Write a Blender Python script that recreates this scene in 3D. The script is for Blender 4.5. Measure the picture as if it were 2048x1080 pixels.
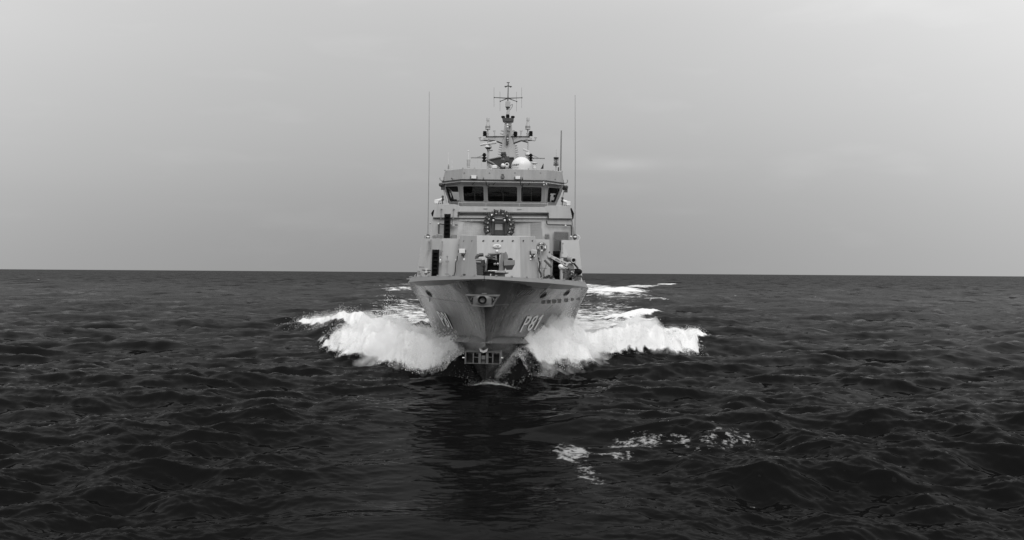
import bpy, math, random
import numpy as np
from mathutils import Vector, Matrix

# ------------------------------------------------------------------ camera, sky, sun, exposure
scene = bpy.context.scene
for o in list(bpy.data.objects):
    bpy.data.objects.remove(o)
R = math.radians
HC = 5.1                    # camera height above the water, metres
FPX = 1900.0                # focal length in pixels of a 2048 px wide frame
ROLL, PITCH = R(0.405), R(0.157)

cam_data = bpy.data.cameras.new('camera')
cam = bpy.data.objects.new('camera', cam_data)
scene.collection.objects.link(cam)
cam_data.sensor_width = 36.0
cam_data.lens = FPX / 2048.0 * 36.0
cam_data.clip_start = 0.5
cam_data.clip_end = 60000.0
fwd = Vector((0, math.cos(PITCH), math.sin(PITCH)))
right = Vector((math.cos(ROLL), 0, math.sin(ROLL)))
up = right.cross(fwd).normalized()
right = fwd.cross(up).normalized()
M = Matrix((right, up, -fwd)).transposed().to_4x4()
M.translation = Vector((0, 0, HC))
cam.matrix_world = M
scene.camera = cam

SUN_EL, SUN_AZ = R(44), R(16)       # azimuth measured from behind the camera towards its right
SUN_DIR = Vector((math.sin(SUN_AZ) * math.cos(SUN_EL), -math.cos(SUN_AZ) * math.cos(SUN_EL), math.sin(SUN_EL)))

world = bpy.data.worlds.new('World')
scene.world = world
world.use_nodes = True
nt = world.node_tree
nt.nodes.clear()
def N(t, **kw):
    n = nt.nodes.new(t)
    for k, v in kw.items():
        setattr(n, k, v)
    return n
def LK(a, b): nt.links.new(a, b)
def mth(op, a, b=None, clamp=False):
    n = N('ShaderNodeMath', operation=op, use_clamp=clamp)
    for i, s in enumerate((a, b)):
        if s is None: continue
        if isinstance(s, (int, float)): n.inputs[i].default_value = s
        else: LK(s, n.inputs[i])
    return n.outputs[0]
out = N('ShaderNodeOutputWorld'); bg = N('ShaderNodeBackground')
tc = N('ShaderNodeTexCoord'); sep = N('ShaderNodeSeparateXYZ')
LK(tc.outputs['Generated'], sep.inputs[0])
# overcast veil: brightness climbs from the horizon to the zenith
el = mth('MAXIMUM', sep.outputs['Z'], 0.0)
ramp = N('ShaderNodeValToRGB'); cr = ramp.color_ramp
cr.interpolation = 'B_SPLINE'
SKYC = [(0.0, 0.295), (0.075, 0.372), (0.13, 0.44), (0.18, 0.49), (0.23, 0.54), (0.28, 0.58), (0.5, 0.74), (1.0, 0.90)]
cr.elements[0].position, cr.elements[0].color = SKYC[0][0], (SKYC[0][1],) * 3 + (1,)
cr.elements[1].position, cr.elements[1].color = SKYC[-1][0], (SKYC[-1][1],) * 3 + (1,)
for p, v in SKYC[1:-1]:
    e = cr.elements.new(p); e.color = (v, v, v, 1)
LK(el, ramp.inputs[0])
# thin cloud texture, stretched along the horizon
mp = N('ShaderNodeMapping'); mp.inputs['Scale'].default_value = (1.0, 1.0, 3.6)
mp.inputs['Location'].default_value = (3.1, 0.4, 0.2)
LK(tc.outputs['Generated'], mp.inputs[0])
n1 = N('ShaderNodeTexNoise'); n1.inputs['Scale'].default_value = 1.6; n1.inputs['Detail'].default_value = 5.0
n1.inputs['Roughness'].default_value = 0.45
LK(mp.outputs[0], n1.inputs['Vector'])
n2 = N('ShaderNodeTexNoise'); n2.inputs['Scale'].default_value = 7.5; n2.inputs['Detail'].default_value = 6.0
LK(mp.outputs[0], n2.inputs['Vector'])
c1 = mth('MULTIPLY_ADD', n1.outputs[0], 0.14); c1.node.inputs[2].default_value = 0.93
c2 = mth('SUBTRACT', n2.outputs[0], 0.56, True)
c2 = mth('MULTIPLY_ADD', c2, 0.28); c2.node.inputs[2].default_value = 1.0
cloud = mth('MULTIPLY', c1, c2)
# one pale bank of cloud low to the right of the ship, and a smaller one under it
def bank(px, py, rx, rz, amt):
    dv = (fwd + right * ((px - 1024) / FPX) + up * ((540 - py) / FPX)).normalized()
    a = mth('MULTIPLY', mth('SUBTRACT', sep.outputs['X'], dv.x), 1 / rx); b = mth('MULTIPLY', mth('SUBTRACT', sep.outputs['Z'], dv.z), 1 / rz)
    e = mth('EXPONENT', mth('MULTIPLY', mth('ADD', mth('MULTIPLY', a, a), mth('MULTIPLY', b, b)), -1.0))
    e = mth('MULTIPLY', e, mth('GREATER_THAN', sep.outputs['Y'], 0.0))
    e = mth('MULTIPLY', e, mth('MULTIPLY', mth('SUBTRACT', n2.outputs[0], 0.32, True), 3.2))
    return mth('MULTIPLY', e, amt)
cloud = mth('ADD', cloud, mth('ADD', bank(1262, 328, .036, .0065, .16), bank(1345, 424, .03, .004, .08)))
# the veil is brighter round the hidden sun
dotn = N('ShaderNodeVectorMath', operation='DOT_PRODUCT')
LK(tc.outputs['Generated'], dotn.inputs[0]); dotn.inputs[1].default_value = SUN_DIR
glow = mth('MAXIMUM', dotn.outputs['Value'], 0.0)
glow = mth('POWER', glow, 3.0)
glow = mth('MULTIPLY_ADD', glow, 0.25); glow.node.inputs[2].default_value = 1.0
# darker sky straight ahead over the ship; it brightens to both sides and stays even from there on round
ax = mth('ADD', sep.outputs['X'], 0.07)
ax = mth('MULTIPLY', mth('MULTIPLY', ax, ax), 1.45)
side = mth('ADD', mth('MINIMUM', ax, 0.46), 1.0)
ahead = N('ShaderNodeMapRange'); ahead.interpolation_type = 'SMOOTHSTEP'; LK(sep.outputs['Y'], ahead.inputs[0])
ahead.inputs['From Min'].default_value = 0.0; ahead.inputs['From Max'].default_value = 0.8; ahead.inputs['To Min'].default_value = 1.46; ahead.inputs['To Max'].default_value = 1.0
glow = mth('MULTIPLY', glow, mth('MAXIMUM', side, ahead.outputs[0]))
# a little clear-sky light through the veil, as grey
sky = N('ShaderNodeTexSky'); sky.sky_type = 'NISHITA'; sky.sun_disc = False
sky.sun_elevation = SUN_EL; sky.sun_rotation = math.pi - SUN_AZ
sky.dust_density = 6.0; sky.air_density = 2.0
bw = N('ShaderNodeRGBToBW'); LK(sky.outputs[0], bw.inputs[0])
clear = mth('MULTIPLY', bw.outputs[0], 0.002)
val = mth('MULTIPLY', mth('MULTIPLY', ramp.outputs[0], cloud), glow)
val = mth('ADD', val, clear)
SKY_GAIN = 0.617
val = mth('MULTIPLY', val, SKY_GAIN)
LK(val, bg.inputs[0]); bg.inputs[1].default_value = 1.0
LK(bg.outputs[0], out.inputs[0])

sd = bpy.data.lights.new('sun', 'SUN'); sd.energy = 1.15; sd.angle = R(45)
sd.color = (1.0, 0.995, 0.985)
sun = bpy.data.objects.new('sun', sd); scene.collection.objects.link(sun)
sun.rotation_euler = (-SUN_DIR).to_track_quat('-Z', 'Y').to_euler()

scene.view_settings.view_transform = 'Standard'
scene.view_settings.look = 'None'
scene.view_settings.gamma = 1.0
scene.view_settings.use_curve_mapping = False
scene.view_settings.exposure = 0.7
cy = scene.cycles
cy.use_denoising = True
cy.volume_bounces = 4; cy.volume_step_rate = 2.0; cy.volume_max_steps = 128
cy.max_bounces = 8; cy.diffuse_bounces = 3; cy.glossy_bounces = 3
cy.transparent_max_bounces = 12; cy.transmission_bounces = 4
cy.sample_clamp_indirect = 6.0

# ------------------------------------------------------------------ materials
def mat(name, base, rough=0.5, metal=0.0, spec=0.5, grain=0.0, gscale=3.0, stretch=(1, 1, 1), bump=0.0):
    m = bpy.data.materials.new(name); m.use_nodes = True
    t = m.node_tree; b = t.nodes['Principled BSDF']
    b.inputs['Base Color'].default_value = (base, base, base, 1)
    b.inputs['Roughness'].default_value = rough
    b.inputs['Metallic'].default_value = metal
    b.inputs['Specular IOR Level'].default_value = spec
    if grain:
        tc = t.nodes.new('ShaderNodeTexCoord'); mp = t.nodes.new('ShaderNodeMapping')
        mp.inputs['Scale'].default_value = stretch
        t.links.new(tc.outputs['Object'], mp.inputs[0])
        n = t.nodes.new('ShaderNodeTexNoise'); n.inputs['Scale'].default_value = gscale
        n.inputs['Detail'].default_value = 6; n.inputs['Roughness'].default_value = 0.6
        t.links.new(mp.outputs[0], n.inputs['Vector'])
        r = t.nodes.new('ShaderNodeMapRange')
        r.inputs['From Min'].default_value = 0.3; r.inputs['From Max'].default_value = 0.7
        r.inputs['To Min'].default_value = base * (1 - grain); r.inputs['To Max'].default_value = base * (1 + grain)
        t.links.new(n.outputs[0], r.inputs[0]); t.links.new(r.outputs[0], b.inputs['Base Color'])
        r2 = t.nodes.new('ShaderNodeMapRange')
        r2.inputs['To Min'].default_value = max(0.05, rough - 0.15); r2.inputs['To Max'].default_value = min(1, rough + 0.15)
        t.links.new(n.outputs[0], r2.inputs[0]); t.links.new(r2.outputs[0], b.inputs['Roughness'])
        if bump:
            bp = t.nodes.new('ShaderNodeBump'); bp.inputs['Strength'].default_value = bump
            bp.inputs['Distance'].default_value = 0.05
            n2 = t.nodes.new('ShaderNodeTexNoise'); n2.inputs['Scale'].default_value = 0.9
            n2.inputs['Detail'].default_value = 2
            t.links.new(tc.outputs['Object'], n2.inputs['Vector'])
            t.links.new(n2.outputs[0], bp.inputs['Height']); t.links.new(bp.outputs[0], b.inputs['Normal'])
    return m

PAINT = mat('grey_deckhouse_paint', 0.325, 0.5, grain=0.11, gscale=2.0, stretch=(1.8, 1.8, 0.22), bump=0.25)
PAINT2 = mat('grey_fitting_paint', 0.34, 0.5, grain=0.08, gscale=6)
SHADEP = mat('mid_grey_panel_paint', 0.20, 0.5, grain=0.08, gscale=3)
HULLP = mat('grey_hull_paint', 0.055, 0.24, grain=0.5, gscale=0.8, stretch=(1.0, 0.7, 0.3), bump=0.6)  # streaky grain: weathering, plus blotchy reflections put into the colour
DARK = mat('dark_steel', 0.03, 0.5, grain=0.3, gscale=8)
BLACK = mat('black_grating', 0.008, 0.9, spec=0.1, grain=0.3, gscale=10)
CHUTE = mat('chute_dark_grey', 0.06, 0.5, grain=0.25, gscale=8)
LOWSHADE = mat('shaded_wet_hull_paint', 0.035, 0.22, grain=0.35, gscale=1.4, stretch=(1.0, .8, .16), bump=.5)  # wet hull paint, darkened to put the shade below the spray rail into the colour
GUNM = mat('gun_grey_paint', 0.16, 0.45, grain=0.1, gscale=5)
WHITE = mat('white_paint', 0.56, 0.35, grain=0.04, gscale=4)
LENS = mat('lamp_glass_white', 0.58, 0.2)
STRAKE = mat('bulwark_paint', 0.14, 0.5, grain=0.15, gscale=2, stretch=(1, 1, .4))
NAVY = mat('side_screen_paint', 0.30, 0.5, grain=0.08, gscale=1.3, stretch=(1.5, 1.5, .35))
LINE = mat('hull_number_white', 0.72, 0.45, grain=0.12, gscale=5)
METAL = mat('bare_metal', 0.45, 0.35, metal=0.8)
DECKM = mat('dark_deck_paint', 0.09, 0.7, grain=0.2, gscale=5)
WHIP = mat('whip_fibreglass', 0.18, 0.5)
CLOTH = mat('dark_flag_cloth', 0.03, 0.9, grain=0.3, gscale=12)

GLASS = bpy.data.materials.new('tinted_bridge_glass'); GLASS.use_nodes = True
t = GLASS.node_tree; t.nodes.clear()
o_ = t.nodes.new('ShaderNodeOutputMaterial'); mx = t.nodes.new('ShaderNodeMixShader')
tr = t.nodes.new('ShaderNodeBsdfTransparent'); tr.inputs[0].default_value = (0.86, 0.86, 0.86, 1)
gl = t.nodes.new('ShaderNodeBsdfGlossy'); gl.inputs['Roughness'].default_value = 0.02
gl.inputs[0].default_value = (0.5, 0.5, 0.5, 1)
lw = t.nodes.new('ShaderNodeLayerWeight'); pw = t.nodes.new('ShaderNodeMath'); pw.operation = 'POWER'; pw.inputs[1].default_value = 4.0
t.links.new(lw.outputs['Facing'], pw.inputs[0]); fr = t.nodes.new('ShaderNodeMath'); fr.operation = 'MULTIPLY_ADD'; fr.inputs[1].default_value = 0.7; fr.inputs[2].default_value = 0.03
t.links.new(pw.outputs[0], fr.inputs[0]); t.links.new(fr.outputs[0], mx.inputs[0]); t.links.new(tr.outputs[0], mx.inputs[1]); t.links.new(gl.outputs[0], mx.inputs[2])
t.links.new(mx.outputs[0], o_.inputs[0])

# ------------------------------------------------------------------ mesh helpers
COL = scene.collection
class MB:
    def __init__(s): s.v = []; s.f = []
    def add(s, vs, fs):
        b = len(s.v); s.v += [tuple(p) for p in vs]; s.f += [tuple(i + b for i in q) for q in fs]; return s
    def hexa(s, p):
        return s.add(p, [(0, 3, 2, 1), (4, 5, 6, 7), (0, 1, 5, 4), (1, 2, 6, 5), (2, 3, 7, 6), (3, 0, 4, 7)])
    def box(s, x0, x1, y0, y1, z0, z1):
        return s.hexa([(x0, y0, z0), (x1, y0, z0), (x1, y1, z0), (x0, y1, z0), (x0, y0, z1), (x1, y0, z1), (x1, y1, z1), (x0, y1, z1)])
    def cbox(s, c, sx, sy, sz):
        return s.box(c[0] - sx / 2, c[0] + sx / 2, c[1] - sy / 2, c[1] + sy / 2, c[2] - sz / 2, c[2] + sz / 2)
    def panel(s, pts, thick, d=(0, 1, 0)):
        n = len(pts); a = [Vector(p) for p in pts]; b = [p + Vector(d) * thick for p in a]
        return s.add(a + b, [tuple(range(n)), tuple(range(2 * n - 1, n - 1, -1))] + [(i, i + n, (i + 1) % n + n, (i + 1) % n) for i in range(n)])
    def tube(s, p, q, r1, r2=None, n=8):
        r2 = r1 if r2 is None else r2
        p = Vector(p); q = Vector(q); d = (q - p).normalized()
        a = d.orthogonal().normalized(); b = d.cross(a)
        vs = []
        for c, r in ((p, r1), (q, r2)):
            for i in range(n):
                an = 2 * math.pi * i / n
                vs.append(c + (a * math.cos(an) + b * math.sin(an)) * r)
        return s.add(vs, [(i, (i + 1) % n, (i + 1) % n + n, i + n) for i in range(n)] + [tuple(range(n - 1, -1, -1)), tuple(range(n, 2 * n))])
    def path(s, pts, r, n=6):
        for a, b in zip(pts, pts[1:]): s.tube(a, b, r, r, n)
        return s
    def lathe(s, prof, o=(0, 0, 0), axis=(0, 0, 1), n=16):
        o = Vector(o); ax = Vector(axis).normalized(); a = ax.orthogonal().normalized(); b = ax.cross(a)
        vs = []; k = len(prof)
        for r, h in prof:
            for i in range(n):
                an = 2 * math.pi * i / n
                vs.append(o + ax * h + (a * math.cos(an) + b * math.sin(an)) * max(r, 1e-4))
        fs = [(j * n + i, j * n + (i + 1) % n, (j + 1) * n + (i + 1) % n, (j + 1) * n + i) for j in range(k - 1) for i in range(n)]
        return s.add(vs, fs + [tuple(range(n - 1, -1, -1)), tuple(range((k - 1) * n, k * n))])
    def ball(s, c, r, n=12, sz=1.0, half=False):
        k = n // 2; pr = []
        for j in range(k + 1):
            a = (-math.pi / 2 + math.pi * j / k) if not half else (math.pi / 2 * j / k)
            pr.append((r * math.cos(a), r * sz * math.sin(a)))
        return s.lathe(pr, c, n=n)
    def torus(s, c, R_, r, axis=(0, 1, 0), n=20, m=8, a0=0, a1=2 * math.pi):
        ax = Vector(axis).normalized(); a = ax.orthogonal().normalized(); b = ax.cross(a); c = Vector(c)
        full = abs(a1 - a0 - 2 * math.pi) < 1e-6; k = n if full else n + 1; vs = []
        for i in range(k):
            an = a0 + (a1 - a0) * i / n; d = a * math.cos(an) + b * math.sin(an)
            for j in range(m):
                bn = 2 * math.pi * j / m
                vs.append(c + d * (R_ + r * math.cos(bn)) + ax * r * math.sin(bn))
        return s.add(vs, [(i * m + j, ((i + 1) % k) * m + j, ((i + 1) % k) * m + (j + 1) % m, i * m + (j + 1) % m) for i in range(n) for j in range(m)])
    def build(s, name, m, parent=None, smooth=False, bevel=0.0, kind=None, label=None):
        me = bpy.data.meshes.new(name); me.from_pydata(s.v, [], s.f); me.update()
        import bmesh
        bm = bmesh.new(); bm.from_mesh(me); bmesh.ops.recalc_face_normals(bm, faces=bm.faces)
        if bevel:
            bmesh.ops.bevel(bm, geom=[e for e in bm.edges if len(e.link_faces) == 2 and e.calc_face_angle(0) > 0.5], offset=bevel, segments=1, affect='EDGES', clamp_overlap=True)
        bm.to_mesh(me); bm.free()
        me.materials.append(m)
        if smooth:
            me.shade_smooth()
            try: me.set_sharp_from_angle(angle=R(40))
            except Exception: pass
        o = bpy.data.objects.new(name, me); COL.objects.link(o)
        if parent: o.parent = parent
        if kind: o['kind'] = kind
        if label: o['label'] = label
        return o

def thing(name, label, cat, group=None, parent=None, mesh=None):
    o = bpy.data.objects.new(name, mesh); COL.objects.link(o)
    o['label'] = label; o['category'] = cat
    if group: o['group'] = group
    if parent: o.parent = parent
    return o
def dup(o, loc, parent=None, rot=None):
    c = o.copy(); COL.objects.link(c); c.location = loc
    if rot: c.rotation_euler = rot
    c.parent = parent if parent else o.parent
    for ch in o.children:
        d = ch.copy(); COL.objects.link(d); d.parent = c
    return c

# ------------------------------------------------------------------ ship frame: X to port, Y aft from the stem head, Z up from the waterline
YAW, HEEL = R(1.5), R(0.95)
ORG = Vector(((965 - 1024) / FPX * 41.0, 41.0, 0))
SHIP = Matrix.Translation(ORG) @ Matrix.Rotation(-YAW, 4, 'Z') @ Matrix.Rotation(HEEL, 4, 'Y')
SHIPI = SHIP.inverted()
def P(px, py, Y):
    """point of the ship at Y metres aft that is seen at pixel (px, py) of the 2048 px photograph"""
    d = fwd + right * ((px - 1024) / FPX) + up * ((540 - py) / FPX)
    a = SHIPI @ Vector((0, 0, HC)); b = SHIPI.to_3x3() @ d
    return a + b * ((Y - a.y) / b.y)
def MPX(Y): return (41.0 + Y) / FPX           # metres per photograph pixel at Y

# ------------------------------------------------------------------ the ship
BASE = {}
def root(name, label, cat, base, group=None):
    e = thing(name, label, cat, group)
    e.matrix_world = SHIP @ Matrix.Translation(Vector(base)); BASE[e] = Vector(base); e.empty_display_size = 0.5
    return e
def put(mb, name, m, top, parent=None, **kw):
    """link the shape (ship coordinates) as a child of the thing top, or of its part"""
    b = BASE[top]; mb.v = [(x - b.x, y - b.y, z - b.z) for x, y, z in mb.v]
    return mb.build(name, m, parent or top, **kw)

ship = root('patrol_ship', 'grey patrol ship with P81 on its bow heading at the camera through white bow waves', 'ship', (0, 0, 0))

def lerp(a, b, t): return a + (b - a) * t
def interp(x, xs, ys): return float(np.interp(x, xs, ys))
def zc(Y): return max(0.9, 1.90 - 0.07 * (max(Y, 2.3) - 2.3))                 # lower edge of the spray rail
def rail_h(Y): return 0.20 * min(1, max(0, (Y - 2.25) / 1.3)) + 0.01            # its height
def zk(Y): return 4.83 - 0.034 * Y if Y < 16 else 4.286 - 0.004 * (Y - 16)
def zt(Y): return 4.96 - 0.020 * Y if Y < 16 else 4.64 - 0.002 * (Y - 16)
def stem(z): return interp(z, [-1.5, 0, 1.9, 4.83, 6], [4.6, 3.6, 2.2, 0.0, -0.5])
def half(Y, z):
    """half breadth of the bare hull"""
    z = min(z, zk(Y)); ZC = zc(Y)
    W = interp(z, [-1.5, 0, ZC], [2.3, 4.0, 4.7]); n = interp(z, [-1.5, 0, ZC], [1.5, 1.55, 1.7])
    if z > ZC:
        t = min(1, (z - ZC) / (zk(Y) - ZC)); W = 4.7 + 0.78 * t; n = 1.7 + 0.9 * t ** 1.5
    L = interp(z, [0, 1.6, 4.6], [24, 22, 20])
    tau = min(1, max(0, (Y - stem(z)) / L))
    w = W * (1 - (1 - tau) ** n)
    if z > ZC: w = w * (1 - 0.10 * math.sin(math.pi * min(1, (z - ZC) / 3.1)) * (1 - tau) ** 0.7)
    if Y > 45: w *= 1 - 0.10 * ((Y - 45) / 17) ** 2
    return w
def hpt(Y, z, s, off=0.0):
    e = 0.05
    w = half(Y, z); dz = (half(Y, z + e) - w) / e; dy = (half(Y + e, z) - w) / e
    nrm = Vector((1, -dy, -dz)).normalized()
    return Vector((s * (w + off * nrm.x), Y + off * nrm.y, z + off * nrm.z))
ys = [0, .15, .4, .8, 1.3, 1.9, 2.6, 3.4, 4.3, 5.3, 6.4, 7.6, 9, 10.5, 12, 14, 16, 18, 20.5, 24, 30, 38, 46, 54, 62]
ts = [0, .06, .14, .24, .36, .5, .64, .78, .9, 1.0]
hull = MB(); rows = []
for s_ in ys:
    ring = []
    # every station follows the raked stem: shifted forward or aft with height
    def pt(z, extra=0.0):
        y0 = stem(z); Y = y0 + (62 - y0) * (s_ / 62)
        return (half(Y, z) + extra * min(1, (Y - y0) / 0.9), Y, z)
    yc = 2.25 + (62 - 2.25) * (s_ / 62); Z = zc(yc); hr = rail_h(yc); o_ = 0.30 * min(1, max(0, (yc - 2.25) / 0.8))
    for f in (0, .2, .4, .6, .8, 1.0):
        ring.append(pt(lerp(-1.5, Z, f)))
    x_, y_, z_ = ring[-1]
    ring.append((x_ + o_, y_, Z - 0.02)); ring.append((x_ + o_ * .52, y_, Z + hr * .56)); ring.append((x_ + 0.03 * o_, y_, Z + hr * 1.12))
    for t_ in ts[1:]:
        z = lerp(Z + hr * 1.1, zk(s_), t_); ring.append(pt(z))
    rows.append(ring)
nr = len(rows[0]); vs = []; fs = []; fl_ = []
for sgn in (1, -1):
    b = len(vs)
    for ring in rows: vs += [(sgn * x, y, z) for x, y, z in ring]
    for i in range(len(rows) - 1):
        for j in range(nr - 1):
            q = (b + i * nr + j, b + (i + 1) * nr + j, b + (i + 1) * nr + j + 1, b + i * nr + j + 1)
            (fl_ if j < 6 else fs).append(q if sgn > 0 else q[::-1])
nb = len(rows) * nr
fs.append(tuple([(len(rows) - 1) * nr + j for j in range(nr)] + [nb + (len(rows) - 1) * nr + j for j in range(nr - 1, -1, -1)]))
hull.add(vs, fs)
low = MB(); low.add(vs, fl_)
put(hull, 'hull', HULLP, ship, smooth=True)
put(low, 'lower_hull', LOWSHADE, ship, smooth=True)
# bulwark strake above the knuckle, leaning in, with a flat rail on top
rl = MB()
for sgn in (1, -1):
    pr = None
    for Y in ys:
        a = Vector((sgn * (half(Y, zk(Y)) + 0.015), Y - 0.02, zk(Y) - 0.01))
        lean = 0.55 * (zt(Y) - zk(Y))
        b = Vector((sgn * max(0.0, half(Y, zk(Y)) - lean), Y + lean * 0.6 * max(0, 1 - Y / 6), zt(Y)))
        c = Vector((sgn * max(0.0, abs(b.x) - 0.14), Y + 0.16 * max(0, 1 - Y / 4), zt(Y)))
        d = Vector((c.x, c.y, zk(Y) - 0.25))
        if pr: rl.hexa([pr[0], a, b, pr[1], pr[3], d, c, pr[2]])
        pr = (a, b, c, d)
put(rl, 'bulwark', STRAKE, ship)
dk = MB()
for a, b in zip(ys[1:], ys[2:]):
    dk.panel([(-half(a, 4.2) + .1, a, 4.2), (half(a, 4.2) - .1, a, 4.2), (half(b, 4.2) - .1, b, 4.2), (-half(b, 4.2) + .1, b, 4.2)], 0.05, (0, 0, -1))
put(dk, 'foredeck', DECKM, ship)
# small rail stanchion feet and lugs along the bulwark rail
lug = MB()
for sgn in (1, -1):
    for Y in (0.9, 2.0, 3.2, 4.6, 6.0, 7.5, 9.2, 11, 13):
        x = sgn * (half(Y, zk(Y)) - 0.12)
        lug.cbox((x, Y, zt(Y) + 0.03), 0.10, 0.12, 0.06)
put(lug, 'rail_lugs', SHADEP, ship, kind='stuff')
for sgn in (1, -1):                            # weld line half way up the flare
    kn = MB(); kn.path([hpt(Y, 3.62 + 0.01 * Y, sgn, 0.004) for Y in (1.4, 2, 3, 4, 5.5, 7, 9, 11, 13.5, 16)], 0.014, 5)
    put(kn, 'weld_seam', HULLP, ship)

# --- anchor pocket on the stem head
POCK = mat('bow_fitting_paint', 0.085, 0.45, grain=0.2, gscale=5)
PORTP = mat('port_recess_paint', 0.07, 0.6, grain=0.2, gscale=5)
ap = MB(); Ya = -0.08
top = [P(930, 589.5, Ya), P(998, 590.5, Ya)]; bot = [P(943, 613.5, Ya), P(984, 614.5, Ya)]
ap.panel([top[0], top[1], top[1] + Vector((-.02, 0, -.07)), top[0] + Vector((.02, 0, -.07))], 1.6)
ap.panel([bot[0], bot[1], bot[1] + Vector((0.05, 0, .09)), bot[0] + Vector((-0.05, 0, .09))], 1.9)
for a, b, sx in ((top[0], bot[0], 1), (top[1], bot[1], -1)):
    ap.panel([a, a + Vector((sx * .05, 0, 0)), b + Vector((sx * .05, 0, 0)), b], 1.5)
pk = put(ap, 'anchor_pocket', POCK, ship, bevel=0.012)
c = P(964.5, 600.5, Ya)
ho = MB()
n = 24; W2, H1, H2 = 0.40, 0.22, 0.27
oct_ = []
ring_o, ring_i = [], []
for i in range(n):
    a = 2 * math.pi * i / n; ca, sa = math.cos(a), math.sin(a)
    k = min(W2 / max(1e-6, abs(ca)), (H1 if sa > 0 else H2) / max(1e-6, abs(sa)))
    ring_o.append(c + Vector((ca * k, 0.03, sa * k))); ring_i.append(c + Vector((ca * 0.20, -0.03, sa * 0.20)))
vs = ring_o + ring_i + [p + Vector((0, .8, 0)) for p in ring_i]
ho.add(vs, [(i, (i + 1) % n, (i + 1) % n + n, i + n) for i in range(n)] + [(i + n, (i + 1) % n + n, (i + 1) % n + 2 * n, i + 2 * n) for i in range(n)])
put(ho, 'hawse_plate', POCK, ship, pk, smooth=True)
an = MB(); an.lathe([(0.0, 0.25), (0.10, 0.22), (0.17, 0.30), (0.19, 0.45), (0.12, 0.5)], c + Vector((0, -0.1, 0)), (0, 1, 0), 16)
put(an, 'anchor_crown', PORTP, ship, pk, smooth=True)
for sx in (-1, 1):
    fl = MB()
    fl.panel([c + Vector((sx * .44, .1, .17)), c + Vector((sx * .72, .1, .17)), c + Vector((sx * .60, .1, .05)), c + Vector((sx * .44, .1, .02))], 0.08)
    fl.tube(c + Vector((sx * .42, .06, .16)), c + Vector((sx * .50, .02, .0)), 0.035)
    put(fl, 'anchor_fluke', DARK, ship, pk)
    rb = MB()
    for k in range(3):
        z = .10 - k * .11; rb.box(*sorted((c.x + sx * .43, c.x + sx * (.66 - k * .09))), c.y + .1, c.y + .5, c.z + z - .012, c.z + z + .012)
    put(rb, 'pocket_rib', POCK, ship, pk)
bk = MB(); bk.panel([P(935, 592, 0.15), P(994, 592, 0.15), P(984, 612, 0.15), P(945, 612, 0.15)], 0.6)
put(bk, 'pocket_back', HULLP, ship, pk)

# --- push knee box low on the stem
pb = MB(); Yb = 2.3
def bar(x0, y0, x1, y1, Y, d): 
    a = P(x0, y0, Y); b = P(x1, y1, Y); pb.box(min(a.x, b.x), max(a.x, b.x), a.y, a.y + d, min(a.z, b.z), max(a.z, b.z))
bar(931, 703.5, 1000, 706, Yb, 1.2); bar(932, 726, 1000, 729, Yb, 1.4)
bar(929.5, 704, 932, 728, Yb, 1.1); bar(999, 704, 1001.5, 728, Yb, 1.1)
for x in (945.5, 984.5): bar(x, 705.5, x + 2, 726.5, Yb + .02, 1.1)
bar(947, 714, 957, 715.5, Yb + .05, .9); bar(976, 714, 985, 715.5, Yb + .05, .9)
kb = put(pb, 'stem_bracket', POCK, ship, bevel=0.01)
for x in (957, 972):
    q = MB(); a = P(x, 706, Yb + .05); b = P(x + 4.5, 727, Yb + .05); q.box(a.x, b.x, a.y, a.y + .8, b.z, a.z)
    put(q, 'bracket_web', POCK, ship, kb)
q = MB(); a = P(963, 711, Yb + .1); b = P(970.5, 719, Yb + .1); q.box(a.x, b.x, a.y, a.y + .5, b.z, a.z)
a = P(963, 719.8, Yb + .25); b = P(970.5, 726, Yb + .25); q.box(a.x, b.x, a.y, a.y + .5, b.z, a.z)
put(q, 'bracket_pad', POCK, ship, kb)
q = MB(); a = P(932.5, 707, Yb + .85); b = P(998.5, 726, Yb + .85); q.box(a.x, b.x, a.y, a.y + .1, b.z, a.z)
put(q, 'bracket_back', HULLP, ship, kb)
q = MB(); q.panel([P(959, 697, Yb), P(966, 702, Yb), P(975.5, 697, Yb), P(974, 703, Yb), P(967, 706, Yb), P(960, 703, Yb)], 0.35)
put(q, 'bracket_horn', PAINT2, ship, kb)
for x, sx in ((929, -1), (1002, 1)):
    q = MB(); a = P(x, 715.5, Yb + .1); q.tube(a, a + Vector((sx * .1, 0, 0)), .03)
    put(q, 'shackle_pin', METAL, ship, kb)

# --- recessed slots, mooring eyes and the hull number
def hull_solve(px, py, sgn):
    """point of the hull side seen at a photograph pixel"""
    best = None
    for k in range(400):
        Y = 0.5 + k * 0.05; p = P(px, py, Y)
        e = sgn * p.x - half(Y, p.z)
        if best is not None and (e < 0) != (best[1] < 0): return (Y, p.z)
        best = (Y, e)
    return (Y, p.z)
def hull_patch(x0, x1, y0, y1, sgn, off):
    vs = []
    for px, py in ((x0, y1), (x1, y1), (x1, y0), (x0, y0)):
        Y, z = hull_solve(px, py, sgn); vs.append((Y, z))
    f = [hpt(Y, z, sgn, off) for Y, z in vs]; bq = [hpt(Y, z, sgn, -0.15) for Y, z in vs]
    return f, bq
for sgn, x0, x1, y0, y1 in ((1, 1082.5, 1090, 600, 607.5), (1, 1093, 1101, 599.5, 607), (1, 1104, 1112, 599, 606.5), (1, 1115, 1122, 598, 605.5),
                            (1, 1129, 1136, 597, 604), (1, 1142, 1160, 595.5, 602), (-1, 823, 838, 592.5, 599.5), (-1, 841, 860, 595.5, 603)):
    f, bq = hull_patch(x0, x1, y0, y1, sgn, 0.012)
    q = MB(); q.hexa(f + bq); put(q, 'freeing_port', PORTP, ship)
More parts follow.
